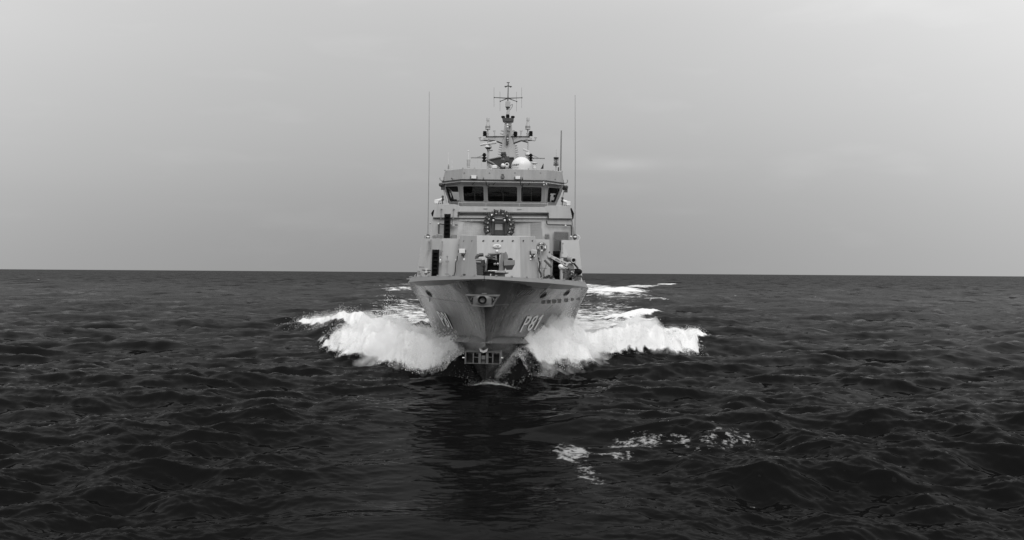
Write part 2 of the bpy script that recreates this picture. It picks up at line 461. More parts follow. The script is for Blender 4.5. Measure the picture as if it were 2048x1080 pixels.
for sgn, px, py in ((1, 1087, 590.5), (1, 1133.5, 586), (-1, 858, 587)):
    Y, z = hull_solve(px, py, sgn); c = hpt(Y, z, sgn, 0.0); c2 = hpt(Y, z, sgn, 0.1)
    q = MB(); q.torus(c, 0.19, 0.055, c2 - c, 20, 8); fe = put(q, 'mooring_eye', HULLP, ship, smooth=True)
    q = MB(); q.lathe([(0.17, 0.0), (0.17, 0.02)], c, c2 - c, 16); put(q, 'eye_opening', BLACK, ship, fe)
q = MB(); Y, z = hull_solve(1090, 580, 1)
q.tube(hpt(Y, z - .25, 1, .02), hpt(Y, z + .35, 1, .02), .02); put(q, 'drain_pipe', PAINT, ship)
for k in range(6):                              # narrow vent slits above the weld line
    Y, z = hull_solve(1037 + 5.2 * k, 586 - .3 * k, 1)
    q = MB(); q.hexa([hpt(Y, z - .15, 1, .008), hpt(Y + .10, z - .15, 1, .008), hpt(Y + .22, z + .12, 1, .008), hpt(Y + .12, z + .12, 1, .008)] +
                     [hpt(Y, z - .15, 1, -.05), hpt(Y + .10, z - .15, 1, -.05), hpt(Y + .22, z + .12, 1, -.05), hpt(Y + .12, z + .12, 1, -.05)])
    put(q, 'vent_slit', POCK, ship)

def text_mesh(body, ext=0.0, bold=0.0):
    cu = bpy.data.curves.new('lettering', 'FONT'); cu.body = body; cu.size = 1.0; cu.extrude = ext; cu.offset = bold
    cu.resolution_u = 3
    o = bpy.data.objects.new('lettering', cu); COL.objects.link(o)
    dg = bpy.context.evaluated_depsgraph_get(); me = bpy.data.meshes.new_from_object(o.evaluated_get(dg))
    bpy.data.objects.remove(o); bpy.data.curves.remove(cu)
    vs = [v.co.copy() for v in me.vertices]; fs = [tuple(p.vertices) for p in me.polygons]
    bpy.data.meshes.remove(me)
    x0 = min(v.x for v in vs); x1 = max(v.x for v in vs); y0 = min(v.y for v in vs); y1 = max(v.y for v in vs)
    return [((v.x - x0) / (x1 - x0), (v.y - y0) / (y1 - y0), v.z) for v in vs], fs
_o = [(.42, 0), (.80, 0), (.80, 1), (.50, 1), (.05, .80), (.05, .66), (.42, .76)]
ONE = ([(x, y, -.005) for x, y in _o] + [(x, y, .005) for x, y in _o], [tuple(range(6, -1, -1)), tuple(range(7, 14))] + [(i, (i + 1) % 7, (i + 1) % 7 + 7, i + 7) for i in range(7)])
def hull_text(sgn, Y0, Y1, z0, z1, m, name, off=0.03, dy=0.0, dz=0.0, parent=None, slant=0.0):
    for i, ch in enumerate('P81'):
        w = (Y1 - Y0) / 3.0; a = Y0 + i * w * 1.02
        ww = w * (0.78 if ch != '1' else 0.50)
        vs, fs = text_mesh(ch, 0.005, 0.004) if ch != '1' else ONE
        q = MB(); pts = []
        for x, y, e in vs:
            u = a + x * ww if sgn > 0 else (Y1 - (a - Y0) - x * ww)
            pts.append(hpt(u + dy + slant * y, lerp(z0, z1, y) + dz, sgn, off + e * 1.5))
        q.add(pts, fs); o = put(q, name, m, ship)
YP0, ZP0 = hull_solve(1045, 663, 1); YP1, ZP1 = hull_solve(1074, 659, 1)
print('P81 port', YP0, ZP0, YP1, ZP1, hull_solve(1058, 634, 1), hull_solve(1085, 631, 1))
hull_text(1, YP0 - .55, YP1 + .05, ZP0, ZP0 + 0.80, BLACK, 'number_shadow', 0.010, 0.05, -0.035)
hull_text(1, YP0 - .55, YP1 + .05, ZP0, ZP0 + 0.80, LINE, 'hull_number', 0.03)
YS1, ZS1 = hull_solve(902, 662, -1); YS0, ZS0 = hull_solve(886, 658, -1)
print('P81 stbd', YS0, ZS0, YS1, ZS1)
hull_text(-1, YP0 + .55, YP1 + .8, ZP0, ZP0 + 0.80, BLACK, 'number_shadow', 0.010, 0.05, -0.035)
hull_text(-1, YP0 + .55, YP1 + .8, ZP0, ZP0 + 0.80, LINE, 'hull_number', 0.03)

# --- deckhouse: forward trunk (block A)
def PP(*a): return [P(*q) for q in a]
DZ = 4.15
def drop(p, z=DZ): return Vector((p.x, p.y, z))
tr_ = MB()
f1 = PP((953.5, 471, 11.0), (1039.5, 473, 11.0)); f0 = PP((955, 562, 10.5), (1042, 563, 10.5))
l1 = P(920, 470, 13.0); l0 = P(911, 560, 12.7); r1 = P(1070.5, 472, 13.0); r0 = P(1081, 562, 12.7)
f0 = [drop(p) for p in f0]; l0 = drop(l0); r0 = drop(r0)
bl1 = Vector((l1.x, 17.6, l1.z)); br1 = Vector((r1.x, 17.6, r1.z)); bl0 = Vector((l0.x, 17.6, DZ)); br0 = Vector((r0.x, 17.6, DZ))
bot_ = [l0, f0[0], f0[1], r0, br0, bl0]; top_ = [l1, f1[0], f1[1], r1, br1, bl1]
tr_.add(bot_ + top_, [tuple(range(5, -1, -1)), tuple(range(6, 12))] + [(i, (i + 1) % 6, (i + 1) % 6 + 6, i + 6) for i in range(6)])
trunk = put(tr_, 'forward_trunk', PAINT, ship, bevel=0.015)
lg = MB()
for px in (928, 944, 966, 986, 995, 1004, 1025, 1046, 1064):
    fr_ = (px - 953.5) / 86 if 953 < px < 1040 else None
    Y = 11.02 if fr_ is not None else (11 + 2 * (953.5 - px) / 33.5 if px < 953 else 11 + 2 * (px - 1039.5) / 31)
    Y -= 0.08
    p = P(px, 482.3, Y); lg.tube(p, p + Vector((0, .25, 0)), 0.045, 0.06, 6); lg.cbox(p + Vector((0.03, 0, .04)), .08, .1, .03)
put(lg, 'lifting_lugs', DARK, ship, trunk, kind='stuff')
pl = MB(); c = P(994, 492.5, 10.86); pl.lathe([(0.21, 0.0), (0.23, 0.02), (0.23, 0.05), (0.19, 0.07)], (0, 0, 0), (0, 1, 0), 24)
pl.v = [(x * 0.98 + c.x, -y + c.y, z * 0.48 + c.z) for x, y, z in pl.v]
pq = put(pl, 'oval_plaque', WHITE, ship, trunk, smooth=True)
q = MB()
for k, (dx, dz, w) in enumerate(((-.10, .0, .05), (0.03, .035, .2), (.05, .0, .12), (0, -.045, .18))): q.cbox(c + Vector((dx, -.075, dz)), w, .01, .016)
put(q, 'plaque_lines', DARK, ship, trunk)
for px, py, Y in ((994, 502.5, 10.8), (929, 519.5, 12.1)):
    c = P(px, py, Y); q = MB(); q.ball(c, 0.085, 12); q.tube(c + Vector((0, 0, -.02)), c + Vector((0, .3, -.02)), .07); put(q, 'bulkhead_lamp', LENS, ship, smooth=True)
# seams between plates of the trunk
# --- side screens abreast of the trunk
ws = MB()
A = PP((843.5, 476.5, 14.0), (862, 476.8, 13.6), (884, 477, 13.6), (922, 477, 13.6)); B = [drop(P(831, 558, 13.6)), drop(P(852, 558, 13.2)), drop(P(884, 558, 13.2)), drop(P(914, 558, 13.2))]
ws.panel([A[0], A[1], A[2], A[3], B[3], B[2], B[1], B[0]], 0.12)
ws.panel([A[0], B[0], B[0] + Vector((-.25, 12, 0)), A[0] + Vector((-.2, 12, 0))], 0.1, (1, 0, 0))
put(ws, 'side_screen', NAVY, ship)
ws = MB()
A = PP((1123, 480, 14.0), (1157.5, 480.5, 14.0)); B = [drop(P(1123, 562, 13.2)), drop(P(1168, 562, 13.4))]
ws.panel([A[0], A[1], B[1], B[0]], 0.12)
ws.panel([A[1], B[1], B[1] + Vector((.25, 12, 0)), A[1] + Vector((.2, 12, 0))], 0.1, (-1, 0, 0))
put(ws, 'side_screen', NAVY, ship)
ws = MB(); A = PP((1068, 478, 14.6), (1098.5, 479, 14.6)); B = [drop(P(1074, 562, 14.3)), drop(P(1102, 562, 14.3))]
ws.panel([A[0], A[1], B[1], B[0]], 3.0)
put(ws, 'locker_bulkhead', PAINT, ship)
for x0, y0, x1, y1, Y in ((861.8, 479, 861.2, 498, 13.5), (882.5, 500, 882, 556, 13.45)):
    sm = MB(); sm.tube(P(x0, y0, Y), P(x1, y1, Y - .02), 0.022 if x0 > 870 else .035, n=6); put(sm, 'plate_seam', SHADEP, ship)
for x, y0, y1, Y in ((857.5, 483, 502, 13.5), (884.5, 484, 503, 13.3), (1125.5, 487, 506, 13.6), (894.5, 513, 553, 13.0), (917.5, 490, 496, 13.1)):
    gr = MB(); a = P(x, y0, Y); b = P(x - .6, y1, Y - .1); gr.tube(a, b, .018, n=6)
    gr.cbox(a, .09, .12, .09); gr.cbox(b, .09, .12, .07)
    if y1 > 520: gr.cbox(lerp(a, b, .25), .2, .1, .1); gr.cbox(lerp(a, b, .88), .24, .1, .07)
    put(gr, 'grab_bar', SHADEP, ship)

# --- dark steep ladders
def ladder(x0t, x1t, yt, x0b, x1b, yb, Yt, Yb_, nt):
    q = MB(); a0, a1, b0, b1 = P(x0t, yt, Yt), P(x1t, yt, Yt), P(x0b, yb, Yb_), P(x1b, yb, Yb_)
    for a, b, w in ((a0, b0, .06), (a1, b1, -.06)): q.panel([a, a + Vector((w, 0, 0)), b + Vector((w, 0, 0)), b], 0.2)
    q.panel([a0 + Vector((.03, .16, 0)), a1 + Vector((-.03, .16, 0)), b1 + Vector((-.03, .16, 0)), b0 + Vector((.03, .16, 0))], 0.03)
    o = put(q, 'ladder', BLACK, ship)
    t0 = MB(); w = (a1 - a0).length - .13; t0.box(-w / 2, w / 2, 0, .16, -.02, .02); t0.box(-w / 2, w / 2, 0, .03, -.05, .02)
    tr0 = t0.build('tread', BLACK, o); first = True
    for k in range(nt):
        f = (k + .6) / nt; c = lerp(lerp(a0, a1, .5), lerp(b0, b1, .5), f)
        if first: tr0.location = c; first = False
        else:
            d = tr0.copy(); COL.objects.link(d); d.parent = o; d.location = c
ladder(864.5, 878, 499, 862.5, 876, 556.5, 13.35, 13.0, 7)
ladder(888.7, 901, 427.5, 887, 899.5, 476, 17.0, 16.6, 6)
ladder(1106, 1120, 502, 1104.5, 1119.5, 562, 15.6, 15.2, 7)

# --- superstructure block above
sp = MB()
W0 = PP((856.5, 478, 17.5), (1155.5, 480, 17.5)); W1 = PP((865.5, 435, 17.7), (1144.5, 437, 17.7))
W0 = [drop(W0[0]) + Vector((-.32, 0, 0)), drop(W0[1]) + Vector((.32, 0, 0))]
# wall with the inclined recess round the hatch left open
i0 = PP((866 + 48, 478, 17.55), (1086, 480, 17.55)); i1 = PP((917, 442, 17.68), (1083, 443.5, 17.68))
def wall(pts, th=0.1): sp.panel(pts, th)
wall([W0[0], drop(i0[0]), i1[0], Vector((i1[0].x, W1[0].y, W1[0].z)), W1[0]])
wall([drop(i0[1]), W0[1], W1[1], Vector((i1[1].x, W1[1].y, W1[1].z)), i1[1]])
wall([i1[0], i1[1], Vector((i1[1].x, W1[1].y, W1[1].z - .0)), Vector((i1[0].x, W1[0].y, W1[0].z))])
for a, sx in ((0, 1), (1, -1)):
    sp.panel([W0[a], W1[a], W1[a] + Vector((0, 14, 0)), W0[a] + Vector((0, 14, 0))], 0.1, (sx, 0, 0))
put(sp, 'superstructure', PAINT, ship)
# recessed inclined plates either side of the hatch
rc = MB()
rc.panel(PP((917, 442, 17.70), (984, 442.6, 18.0), (984, 482, 17.85), (912.5, 482, 17.6)), 0.06)
put(rc, 'recess_plate', mat('recess_paint_a', 0.33, 0.5, grain=0.16, gscale=2.2), ship)
rc = MB(); rc.panel(PP((1012, 442.9, 18.0), (1061, 443.3, 17.8), (1062, 482, 17.7), (1012, 482, 17.85)), 0.06)
put(rc, 'recess_plate', PAINT, ship)
rc = MB(); rc.panel(PP((1060.5, 443.3, 17.78), (1083.3, 443.5, 17.70), (1085.5, 482, 17.6), (1061.5, 482, 17.68)), 0.06)
put(rc, 'recess_plate', SHADEP, ship, label='darker square plate at the port end of the hatch recess')
vh = MB()
for X0, n_, ym, Yq in ((927, 9, 5, 17.62), (1042, 10, 5, 17.66)):
    for i in range(n_):
        for j in range(ym):
            x = X0 + i * 4.1; y = 449 + j * 5.4
            p = P(x, y, lerp(Yq + .02, Yq, j / 5)); vh.cbox(p, 0.026, 0.05, 0.026)
put(vh, 'vent_holes', SHADEP, ship, kind='stuff')
# hatch
hd = MB(); a = P(984, 439, 17.5); b = P(1012, 468.5, 17.35)
for x0, y0, x1, y1, Y in ((983, 441, 987.5, 469.5, 17.45), (1010, 441, 1014.5, 469.5, 17.45), (983, 437, 1014.5, 441, 17.4)):
    a = P(x0, y0, Y); b = P(x1, y1, Y); hd.box(a.x, b.x, Y, Y + .5, b.z, a.z)
hh = put(hd, 'hatch', DARK, ship, bevel=.01)
q = MB(); q.panel(PP((987, 440, 17.55), (1010, 440, 17.55), (1010, 447.5, 17.8), (987, 447.5, 17.8)), .05); put(q, 'hatch_hood', SHADEP, ship, hh)
q = MB(); q.panel(PP((987, 447.3, 17.75), (1010, 447.3, 17.75), (1010, 470, 17.75), (987, 470, 17.75)), .05); put(q, 'hatch_door', DARK, ship, hh)
q = MB(); q.panel(PP((990, 447.7, 17.7), (1005, 447.9, 17.7), (1005, 460.3, 17.7), (990, 460, 17.7)), .05); put(q, 'door_plate', mat('door_plate_paint', .26, .5, grain=.05), ship, hh)
q = MB(); q.panel(PP((990, 436.3, 17.3), (1006, 436.6, 17.3), (1006, 438.3, 17.3), (990, 438, 17.3)), .3); put(q, 'hatch_lintel', PAINT, ship, hh)
# horseshoe of ribbed canisters round the hatch
arch = MB(); cc = P(997.5, 450, 17.2); ring_pts = []
S = MPX(17.2)
spots = [(-8, -24, 0), (4.5, -24, 0), (-17.5, -20, -22), (14, -20, 22), (-23.5, -12, -50), (20, -11.5, 50), (-26, -3.5, -75), (23.5, -2.5, 75),
         (-25.5, 6, -95), (23, 6.5, 95), (-24.5, 13.5, -120), (21.5, 14, 120)]
spots = [(x + 2, y, a) for x, y, a in spots]
pts = [cc + Vector((x * S * .86, .16, -y * S * .86)) for x, y, a in sorted(spots, key=lambda t: math.atan2(t[0], -t[1]))]
arch.path(pts, 0.07, 8)
ar = put(arch, 'canister_arch', DARK, ship)
CAN = mat('canister_dark', .022, .45, grain=.4, gscale=9)
first = None
for x, y, a in spots:
    p = cc + Vector((x * S, 0.0, -y * S))
    if first is None:
        q = MB()
        q.lathe([(.10, -.17), (.125, -.10), (.13, .0), (.12, .10), (.085, .17), (.05, .19)], (0, .05, 0), (0, -.25, 1), 10)
        for k in range(5): q.torus((0, .05 + .02 * k - .04, -.12 + .06 * k), .128, .014, (0, -.25, 1), 12, 4)
        q.box(-.15, -.11, -.06, .08, -.16, .20); q.box(.11, .15, -.06, .08, -.16, .20)
        q.box(-.15, -.05, -.03, .05, .17, .22)
        first = q.build('canister', CAN, ar, smooth=False); first.location = p; first.rotation_euler = (0, R(a), 0)
        q = MB(); q.cbox((0.02, -.12, -.04), .10, .03, .06); g = q.build('canister_label', METAL, first)
    else:
        d = dup(first, p, ar, (R(random.Random(int(x * 9)).uniform(-12, 12)), R(a), R(random.Random(int(y * 7)).uniform(-15, 15))))
for x, y in ((986.5, 440.5), (1009.5, 440.5)):
    c = P(x, y, 17.2); q = MB(); q.ball(c, .07, 10); q.tube(c, c + Vector((0, .3, 0)), .03); put(q, 'hatch_lamp', LENS, ship, hh, smooth=True)

# --- upper band with corner blocks and the undercut slot
ub = MB(); Yu = 17.55
q0 = PP((865.5, 435, Yu), (871, 408, Yu), (911, 408.7, Yu), (921, 412.5, Yu), (916, 424, Yu), (916, 436, Yu))
ub.panel(q0, 1.2)
q1 = PP((1097, 437, Yu), (1097, 425.5, Yu), (1088, 414, Yu), (1098, 411, Yu), (1139.5, 411.5, Yu), (1144.5, 437, Yu))
ub.panel(q1, 1.2)
ub.panel(PP((916, 424, Yu), (921, 412.5, Yu), (1088, 414, Yu), (1097, 425.5, Yu)), 0.25)
ub.panel([P(916, 425.0, Yu + .5), P(1097, 426.5, Yu + .5), P(1097, 437, Yu + .05), P(916, 436, Yu + .05)], 0.1)
put(ub, 'bridge_coaming', PAINT, ship, bevel=0.01)
q = MB(); q.panel([P(918, 411.5, Yu + .3), P(1092, 413.5, Yu + .3), P(1092, 413.5, Yu + 2.2), P(918, 411.5, Yu + 2.2)], .05, (0, 0, -1)); put(q, 'bridge_walkway', DECKM, ship)
sl = MB()
for x0, y0, x1, y1 in ((866, 435.4, 1144, 437.4), (916, 424, 1097, 425.7)):
    sl.tube(P(x0, y0, Yu - .01), P(x1, y1, Yu - .01), .022, n=6)
sl.tube(P(916.5, 424, Yu), P(916.3, 433, Yu), .04, n=6); sl.tube(P(1096.5, 425.5, Yu), P(1096.5, 436, Yu), .04, n=6)
put(sl, 'coaming_edge', DARK, ship)
for x0, y0, x1, y1 in ((967, 416.5, 975, 418.2), (1034, 417.8, 1043, 419.3)):
    q = MB(); a = P(x0, y0, Yu - .03); b = P(x1, y1, Yu - .03); q.box(a.x, b.x, a.y, a.y + .1, b.z, a.z); put(q, 'step_plate', SHADEP, ship)
for x, y0, y1 in ((883, 418, 434.5), (907.5, 418, 434.5)):
    rv = MB(); a = P(x, y0, Yu - .06); b = P(x - 1, y1, Yu - .1); rv.tube(a, b, .02, n=6); rv.cbox(a, .1, .12, .06); rv.cbox(b, .05, .1, .24)
    put(rv, 'grab_bar', SHADEP, ship)
for x0, y0, x1, y1, y2 in ((868, 420, 866.5, 433, 431), (1141.5, 416, 1144.5, 437, 433)):
    q = MB(); sx = -1 if x0 < 1000 else 1
    a = P(x0, y0, 18.2); b = P(x1, y1, 18.2); q.panel([a, b, b + Vector((sx * .08, 0, .02)), lerp(a, b, .5) + Vector((sx * .16, 0, 0)), a + Vector((sx * .05, 0, 0))], 1.4)
    put(q, 'running_light_screen', BLACK, ship)

# ------------------------------------------------------------------ bridge
Yf = 18.6                                    # foot of the front windows; the glass leans out towards the top
LEAN = 0.45
# plan corners at sill and head height: front left, front right, and the swept corners
def row(py_l, py_c0, py_c1, py_r, Yq, lx, cx0, cx1, rx):
    return [P(lx, py_l, Yq + 2.0), P(cx0, py_c0, Yq), P(cx1, py_c1, Yq), P(rx, py_r, Yq + 2.0)]
foot = row(414, 414, 415.5, 416, Yf + .15, 899.5, 924.5, 1089, 1110.5)
sill = row(403.8, 402.8, 404.5, 406, Yf, 897.5, 923.5, 1090, 1112.5)
head = row(373, 371.5, 374, 377, Yf - LEAN, 886.5, 921.5, 1091, 1125)
topb = row(364, 362.5, 365, 368.5, Yf - LEAN - .1, 884.5, 920, 1092.5, 1127.5)
bw_ = MB()
def strip(A, B, i0=0, i1=3, th=0.12):
    for i in range(i0, i1):
        n = (A[i + 1] - A[i]).cross(B[i] - A[i]).normalized()
        if n.y < 0: n = -n
        bw_.panel([A[i], A[i + 1], B[i + 1], B[i]], th, n)
strip(foot, sill); strip(head, topb)
aft = 5.2
for a, b in ((foot, sill), (head, topb)):
    for k, sx in ((0, 1), (3, -1)):
        bw_.panel([a[k], b[k], b[k] + Vector((0, aft, 0)), a[k] + Vector((0, aft, 0))], .1, (sx, 0, 0))
def post(i, f0, f1):
    a0 = lerp(sill[i], sill[i + 1], f0); a1 = lerp(sill[i], sill[i + 1], f1); b0 = lerp(head[i], head[i + 1], f0); b1 = lerp(head[i], head[i + 1], f1)
    n = (a1 - a0).cross(b0 - a0).normalized(); n = n if n.y > 0 else -n
    bw_.panel([a0, a1, b1, b0], .14, n)
def fx(x): return (x - 923.5) / 166.5
posts = [(1, 0, fx(927.5)), (1, fx(968.5), fx(975.5)), (1, fx(1035), fx(1042)), (1, fx(1083), 1.0), (0, 0, .12), (0, .86, 1), (2, 0, .14), (2, .86, 1)]
for p in posts: post(*p)
for k in (0, 3):
    sx = 1 if k == 0 else -1
    for y0, y1 in ((0, .25), (2.4, 2.5), (5.08, 5.2)):
        bw_.panel([sill[k] + Vector((0, y0, 0)), head[k] + Vector((0, y0, 0)), head[k] + Vector((0, y1, 0)), sill[k] + Vector((0, y1, 0))], .1, (sx, 0, 0))
    m0, m1 = sill[k], lerp(sill[k], head[k], .30)
    bw_.panel([m0 + Vector((0, .25, 0)), m1 + Vector((0, .25, 0)), m1 + Vector((0, 5.08, 0)), m0 + Vector((0, 5.08, 0))], .1, (sx, 0, 0))
# aft bulkhead with a window at each side
def atback(k): return sill[k] + Vector((0, aft, 0)), head[k] + Vector((0, aft, 0))
sL, hL = atback(0); sR, hR = atback(3)
for f0, f1, v0 in ((.0, .012, 0), (.085, .915, 0), (.988, 1, 0), (.012, .085, .3), (.915, .988, .3)):
    v1 = v0 or 1.0
    bw_.panel([lerp(sL, sR, f0), lerp(sL, sR, f1), lerp(lerp(sL, sR, f1), lerp(hL, hR, f1), v1), lerp(lerp(sL, sR, f0), lerp(hL, hR, f0), v1)], .1)
put(bw_, 'bridge', PAINT, ship)
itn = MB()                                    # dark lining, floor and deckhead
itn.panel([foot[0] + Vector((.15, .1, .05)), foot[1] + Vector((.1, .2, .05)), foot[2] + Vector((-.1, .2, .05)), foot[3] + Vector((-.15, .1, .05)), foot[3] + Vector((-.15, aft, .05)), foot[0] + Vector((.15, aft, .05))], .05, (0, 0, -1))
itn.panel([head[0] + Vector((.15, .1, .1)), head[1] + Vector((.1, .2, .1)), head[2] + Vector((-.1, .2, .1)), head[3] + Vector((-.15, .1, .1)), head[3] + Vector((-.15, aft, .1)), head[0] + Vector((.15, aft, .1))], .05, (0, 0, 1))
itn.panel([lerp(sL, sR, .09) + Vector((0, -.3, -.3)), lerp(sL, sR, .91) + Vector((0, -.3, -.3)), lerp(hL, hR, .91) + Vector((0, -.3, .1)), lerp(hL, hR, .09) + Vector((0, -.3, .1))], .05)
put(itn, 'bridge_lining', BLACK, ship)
con = MB()
for x, y, w, h in ((899, 401, .16, .3), (909, 402, .3, .2), (1098, 396, .16, .45), (1113, 393, .14, .6), (1107, 403, .3, .15), (904, 397, .05, .4), (1110, 392, .2, .16)):
    c = P(x, y, 22.2); con.cbox(c, w, .4, h)
con.box(sill[1].x, sill[2].x, sill[1].y + 1.0, sill[1].y + 1.8, sill[1].z - .2, sill[1].z + .15)
put(con, 'bridge_console', DARK, ship)
# each window: rubber frame with rounded corners, pane and slim mullion
def window(i, f0, f1, mull):
    A0, A1 = sill[i], sill[i + 1]; B0, B1 = head[i], head[i + 1]
    def q(u, v): 
        return lerp(lerp(A0, A1, lerp(f0, f1, u)), lerp(B0, B1, lerp(f0, f1, u)), v)
    n = (A1 - A0).cross(B0 - A0).normalized(); n = n if n.y < 0 else -n
    wdt = (q(1, 0) - q(0, 0)).length; hgt = (q(0, 1) - q(0, 0)).length
    def rr(inset, r, k=5):
        o = []
        for cx, cyy, a0 in ((1, 1, 0), (0, 1, 90), (0, 0, 180), (1, 0, 270)):
            for j in range(k + 1):
                a = R(a0 + 90 * j / k)
                X = (wdt - inset - r if cx else inset + r) + r * math.cos(a); Z = (hgt - inset - r if cyy else inset + r) + r * math.sin(a)
                o.append(q(X / wdt, Z / hgt))
        return o
    inner = rr(0.015, 0.11); outer = rr(-0.09, 0.16); m_ = len(inner)
    mb = MB(); e = 0.025
    mb.add([p + n * e for p in outer] + [p + n * e for p in inner] + [p - n * .06 for p in inner] + [p - n * .02 for p in outer],
           [(j, (j + 1) % m_, (j + 1) % m_ + m_, j + m_) for j in range(m_)] + [(j + m_, (j + 1) % m_ + m_, (j + 1) % m_ + 2 * m_, j + 2 * m_) for j in range(m_)] +
           [(j, (j + 1) % m_, (j + 1) % m_ + 3 * m_, j + 3 * m_) for j in range(m_)])
    w = put(mb, 'bridge_window', PAINT, ship)
    mb = MB(); gi = rr(0.012, 0.11); go = rr(0.05, 0.10)
    mb.add([p - n * .01 for p in gi] + [p - n * .01 for p in go] + [p - n * .05 for p in go], [(j, (j + 1) % m_, (j + 1) % m_ + m_, j + m_) for j in range(m_)] + [(j + m_, (j + 1) % m_ + m_, (j + 1) % m_ + 2 * m_, j + 2 * m_) for j in range(m_)])
    put(mb, 'window_gasket', BLACK, ship, w)
    mb = MB(); mb.panel([p - n * .05 for p in rr(0.01, 0.11)], .012, -n); put(mb, 'pane', GLASS, ship, w)
    for u in mull:
        mb = MB(); mb.tube(q(u, .05) - n * .02, q(u, .95) - n * .02, .02, n=6); put(mb, 'wiper', DARK, ship, w)
window(1, fx(927.5), fx(968.5), (.55,)); window(1, fx(975.5), fx(1035), (.52,)); window(1, fx(1042), fx(1083), (.5, .08))
window(0, .12, .86, (.15,)); window(2, .14, .86, (.12,))
# walkway rail in front of the windows
rr_ = MB(); a, b = P(917, 405.5, 17.9), P(1096, 407.5, 17.9); rr_.tube(a, b, .022, n=6)
for x in (917, 972, 1038.5, 1095): 
    t_ = lerp(a, b, (x - 917) / 179); rr_.tube(t_, t_ + Vector((0, 0, -.30)), .022, n=6)
put(rr_, 'walkway_rail', PAINT, ship)
# --- visor and roof fascia
vz = MB(); Yr = 17.5
ub0 = [P(884, 366, Yr + 2.1), P(922.5, 361.5, Yr), P(1093, 364, Yr), P(1128.5, 369, Yr + 2.0)]
ub1 = [p + Vector((0, 0.0, -.10)) for p in ub0]
ft0 = [P(890.5, 341, Yr + 1.98), P(926.5, 337, Yr - .10), P(1094, 339.5, Yr - .10), P(1124.5, 343.5, Yr + 1.9)]
def flat(px, py, a, b, c):                    # point on the plane a b c seen at a photograph pixel
    n = (b - a).cross(c - a); lo, hi = 15.0, 24.0
    f = lambda Y: (P(px, py, Y) - a).dot(n)
    for _ in range(50):
        m = (lo + hi) / 2
        if f(lo) * f(m) <= 0: hi = m
        else: lo = m
    return P(px, py, lo)
ft0[0] = flat(890.5, 341, ub0[0], ub0[1], ft0[1]); ft0[3] = flat(1124.5, 343.5, ub0[2], ub0[3], ft0[2])
for i in range(3): vz.panel([ub0[i], ub0[i + 1], ft0[i + 1], ft0[i]], .12)
vz.panel([ub0[0], ft0[0], ft0[0] + Vector((0, 6, 0)), ub0[0] + Vector((0, 6, 0))], .1, (1, 0, 0))
vz.panel([ub0[3], ft0[3], ft0[3] + Vector((0, 6, 0)), ub0[3] + Vector((0, 6, 0))], .1, (-1, 0, 0))
put(vz, 'roof_fascia', PAINT, ship, bevel=0.012)
vs_ = MB(); dd = Vector((0, 0, -.02))
for i in range(3): vs_.panel([ub0[i] + dd, ub0[i + 1] + dd, topb[i + 1] + Vector((0, .05, .0)), topb[i] + Vector((0, .05, .0))], .05, (0, 0, 1))
put(vs_, 'visor_soffit', PAINT, ship)
rf = MB(); rz = min(p.z for p in ft0) - .12
rf.panel([Vector((p.x, p.y + .1, rz)) for p in ft0] + [Vector((ft0[3].x, ft0[3].y + 6, rz)), Vector((ft0[0].x, ft0[0].y + 6, rz))], .08, (0, 0, -1))
put(rf, 'bridge_roof', DECKM, ship)
cb = MB()                                     # cable run under the fascia, with drooping loops
up_ = Vector((0, -.06, .02))
for i in range(3): cb.tube(ub0[i] + up_ + Vector((0, 0, .05)), ub0[i + 1] + up_ + Vector((0, 0, .05)), .035, n=6)
for x0, x1 in ((972, 978), (1041, 1046)):
    p0, p1 = P(x0, 363, Yr - .06), P(x1, 364, Yr - .06)
    cb.path([p0, lerp(p0, p1, .1) + Vector((0, .1, -.18)), lerp(p0, p1, .8) + Vector((0, .25, -.28)), p1 + Vector((0, .3, -.1))], .03)
for x0, x1 in ((992, 986), (1062, 1057), (950, 944)):
    cb.tube(P(x0, 363.5, Yr + .2), P(x1, 370, Yr + .5), .022, n=6)
put(cb, 'cable_run', DARK, ship)
ch = MB()
for i in range(3): ch.tube(ub0[i] + Vector((0, -.03, -.05)), ub0[i + 1] + Vector((0, -.03, -.05)), .025, n=6)
put(ch, 'fascia_rail', PAINT, ship)
def sph_lamp(px, py, Y, r, name='bulkhead_lamp', m=LENS, par=None):
    r *= .78; c = P(px, py, Y); q = MB(); q.ball(c, r, 12); q.tube(c + Vector((0, .02, -.02)), c + Vector((0, .2, -.03)), r * .8, r * .9)
    return put(q, name, m, ship, par, smooth=True)
for px, py in ((1087.5, 364.5), (1093, 368), (1088, 369.5)): sph_lamp(px, py, Yr - .15, .055)
bolt = MB()
for px in (929, 979, 1030, 1081): c = P(px, 345.5, Yr - .02); bolt.lathe([(.05, 0), (.05, -.06), (.02, -.08)], c, (0, 1, 0), 8)
for px, py in ((890, 341), (926, 337), (949, 337), (996, 337), (1020, 338), (1057, 338.5), (1106, 341.5), (1124, 343.5)):
    c = P(px, py - .4, Yr + .05 + (1.6 if px < 900 or px > 1100 else 0)); bolt.cbox(c, .09, .1, .06)
put(bolt, 'roof_bolts', SHADEP, ship, kind='stuff')
for x0, y0, x1, y1 in ((902, 356, 905.5, 358.5), (1107, 360.5, 1111, 358)):
    q = MB(); q.tube(P(x0, y0, Yr + .9), P(x1, y1, Yr + .9), .03); put(q, 'fascia_cleat', DARK, ship)
for px in (967.2, 1045):
    q = MB(); a = P(px, 357.5, Yr); q.lathe([(.035, -.09), (.045, -.03), (.02, .03), (.01, .09)], a + Vector((0, -.05, 0)), n=8); put(q, 'cable_gland', DARK, ship)
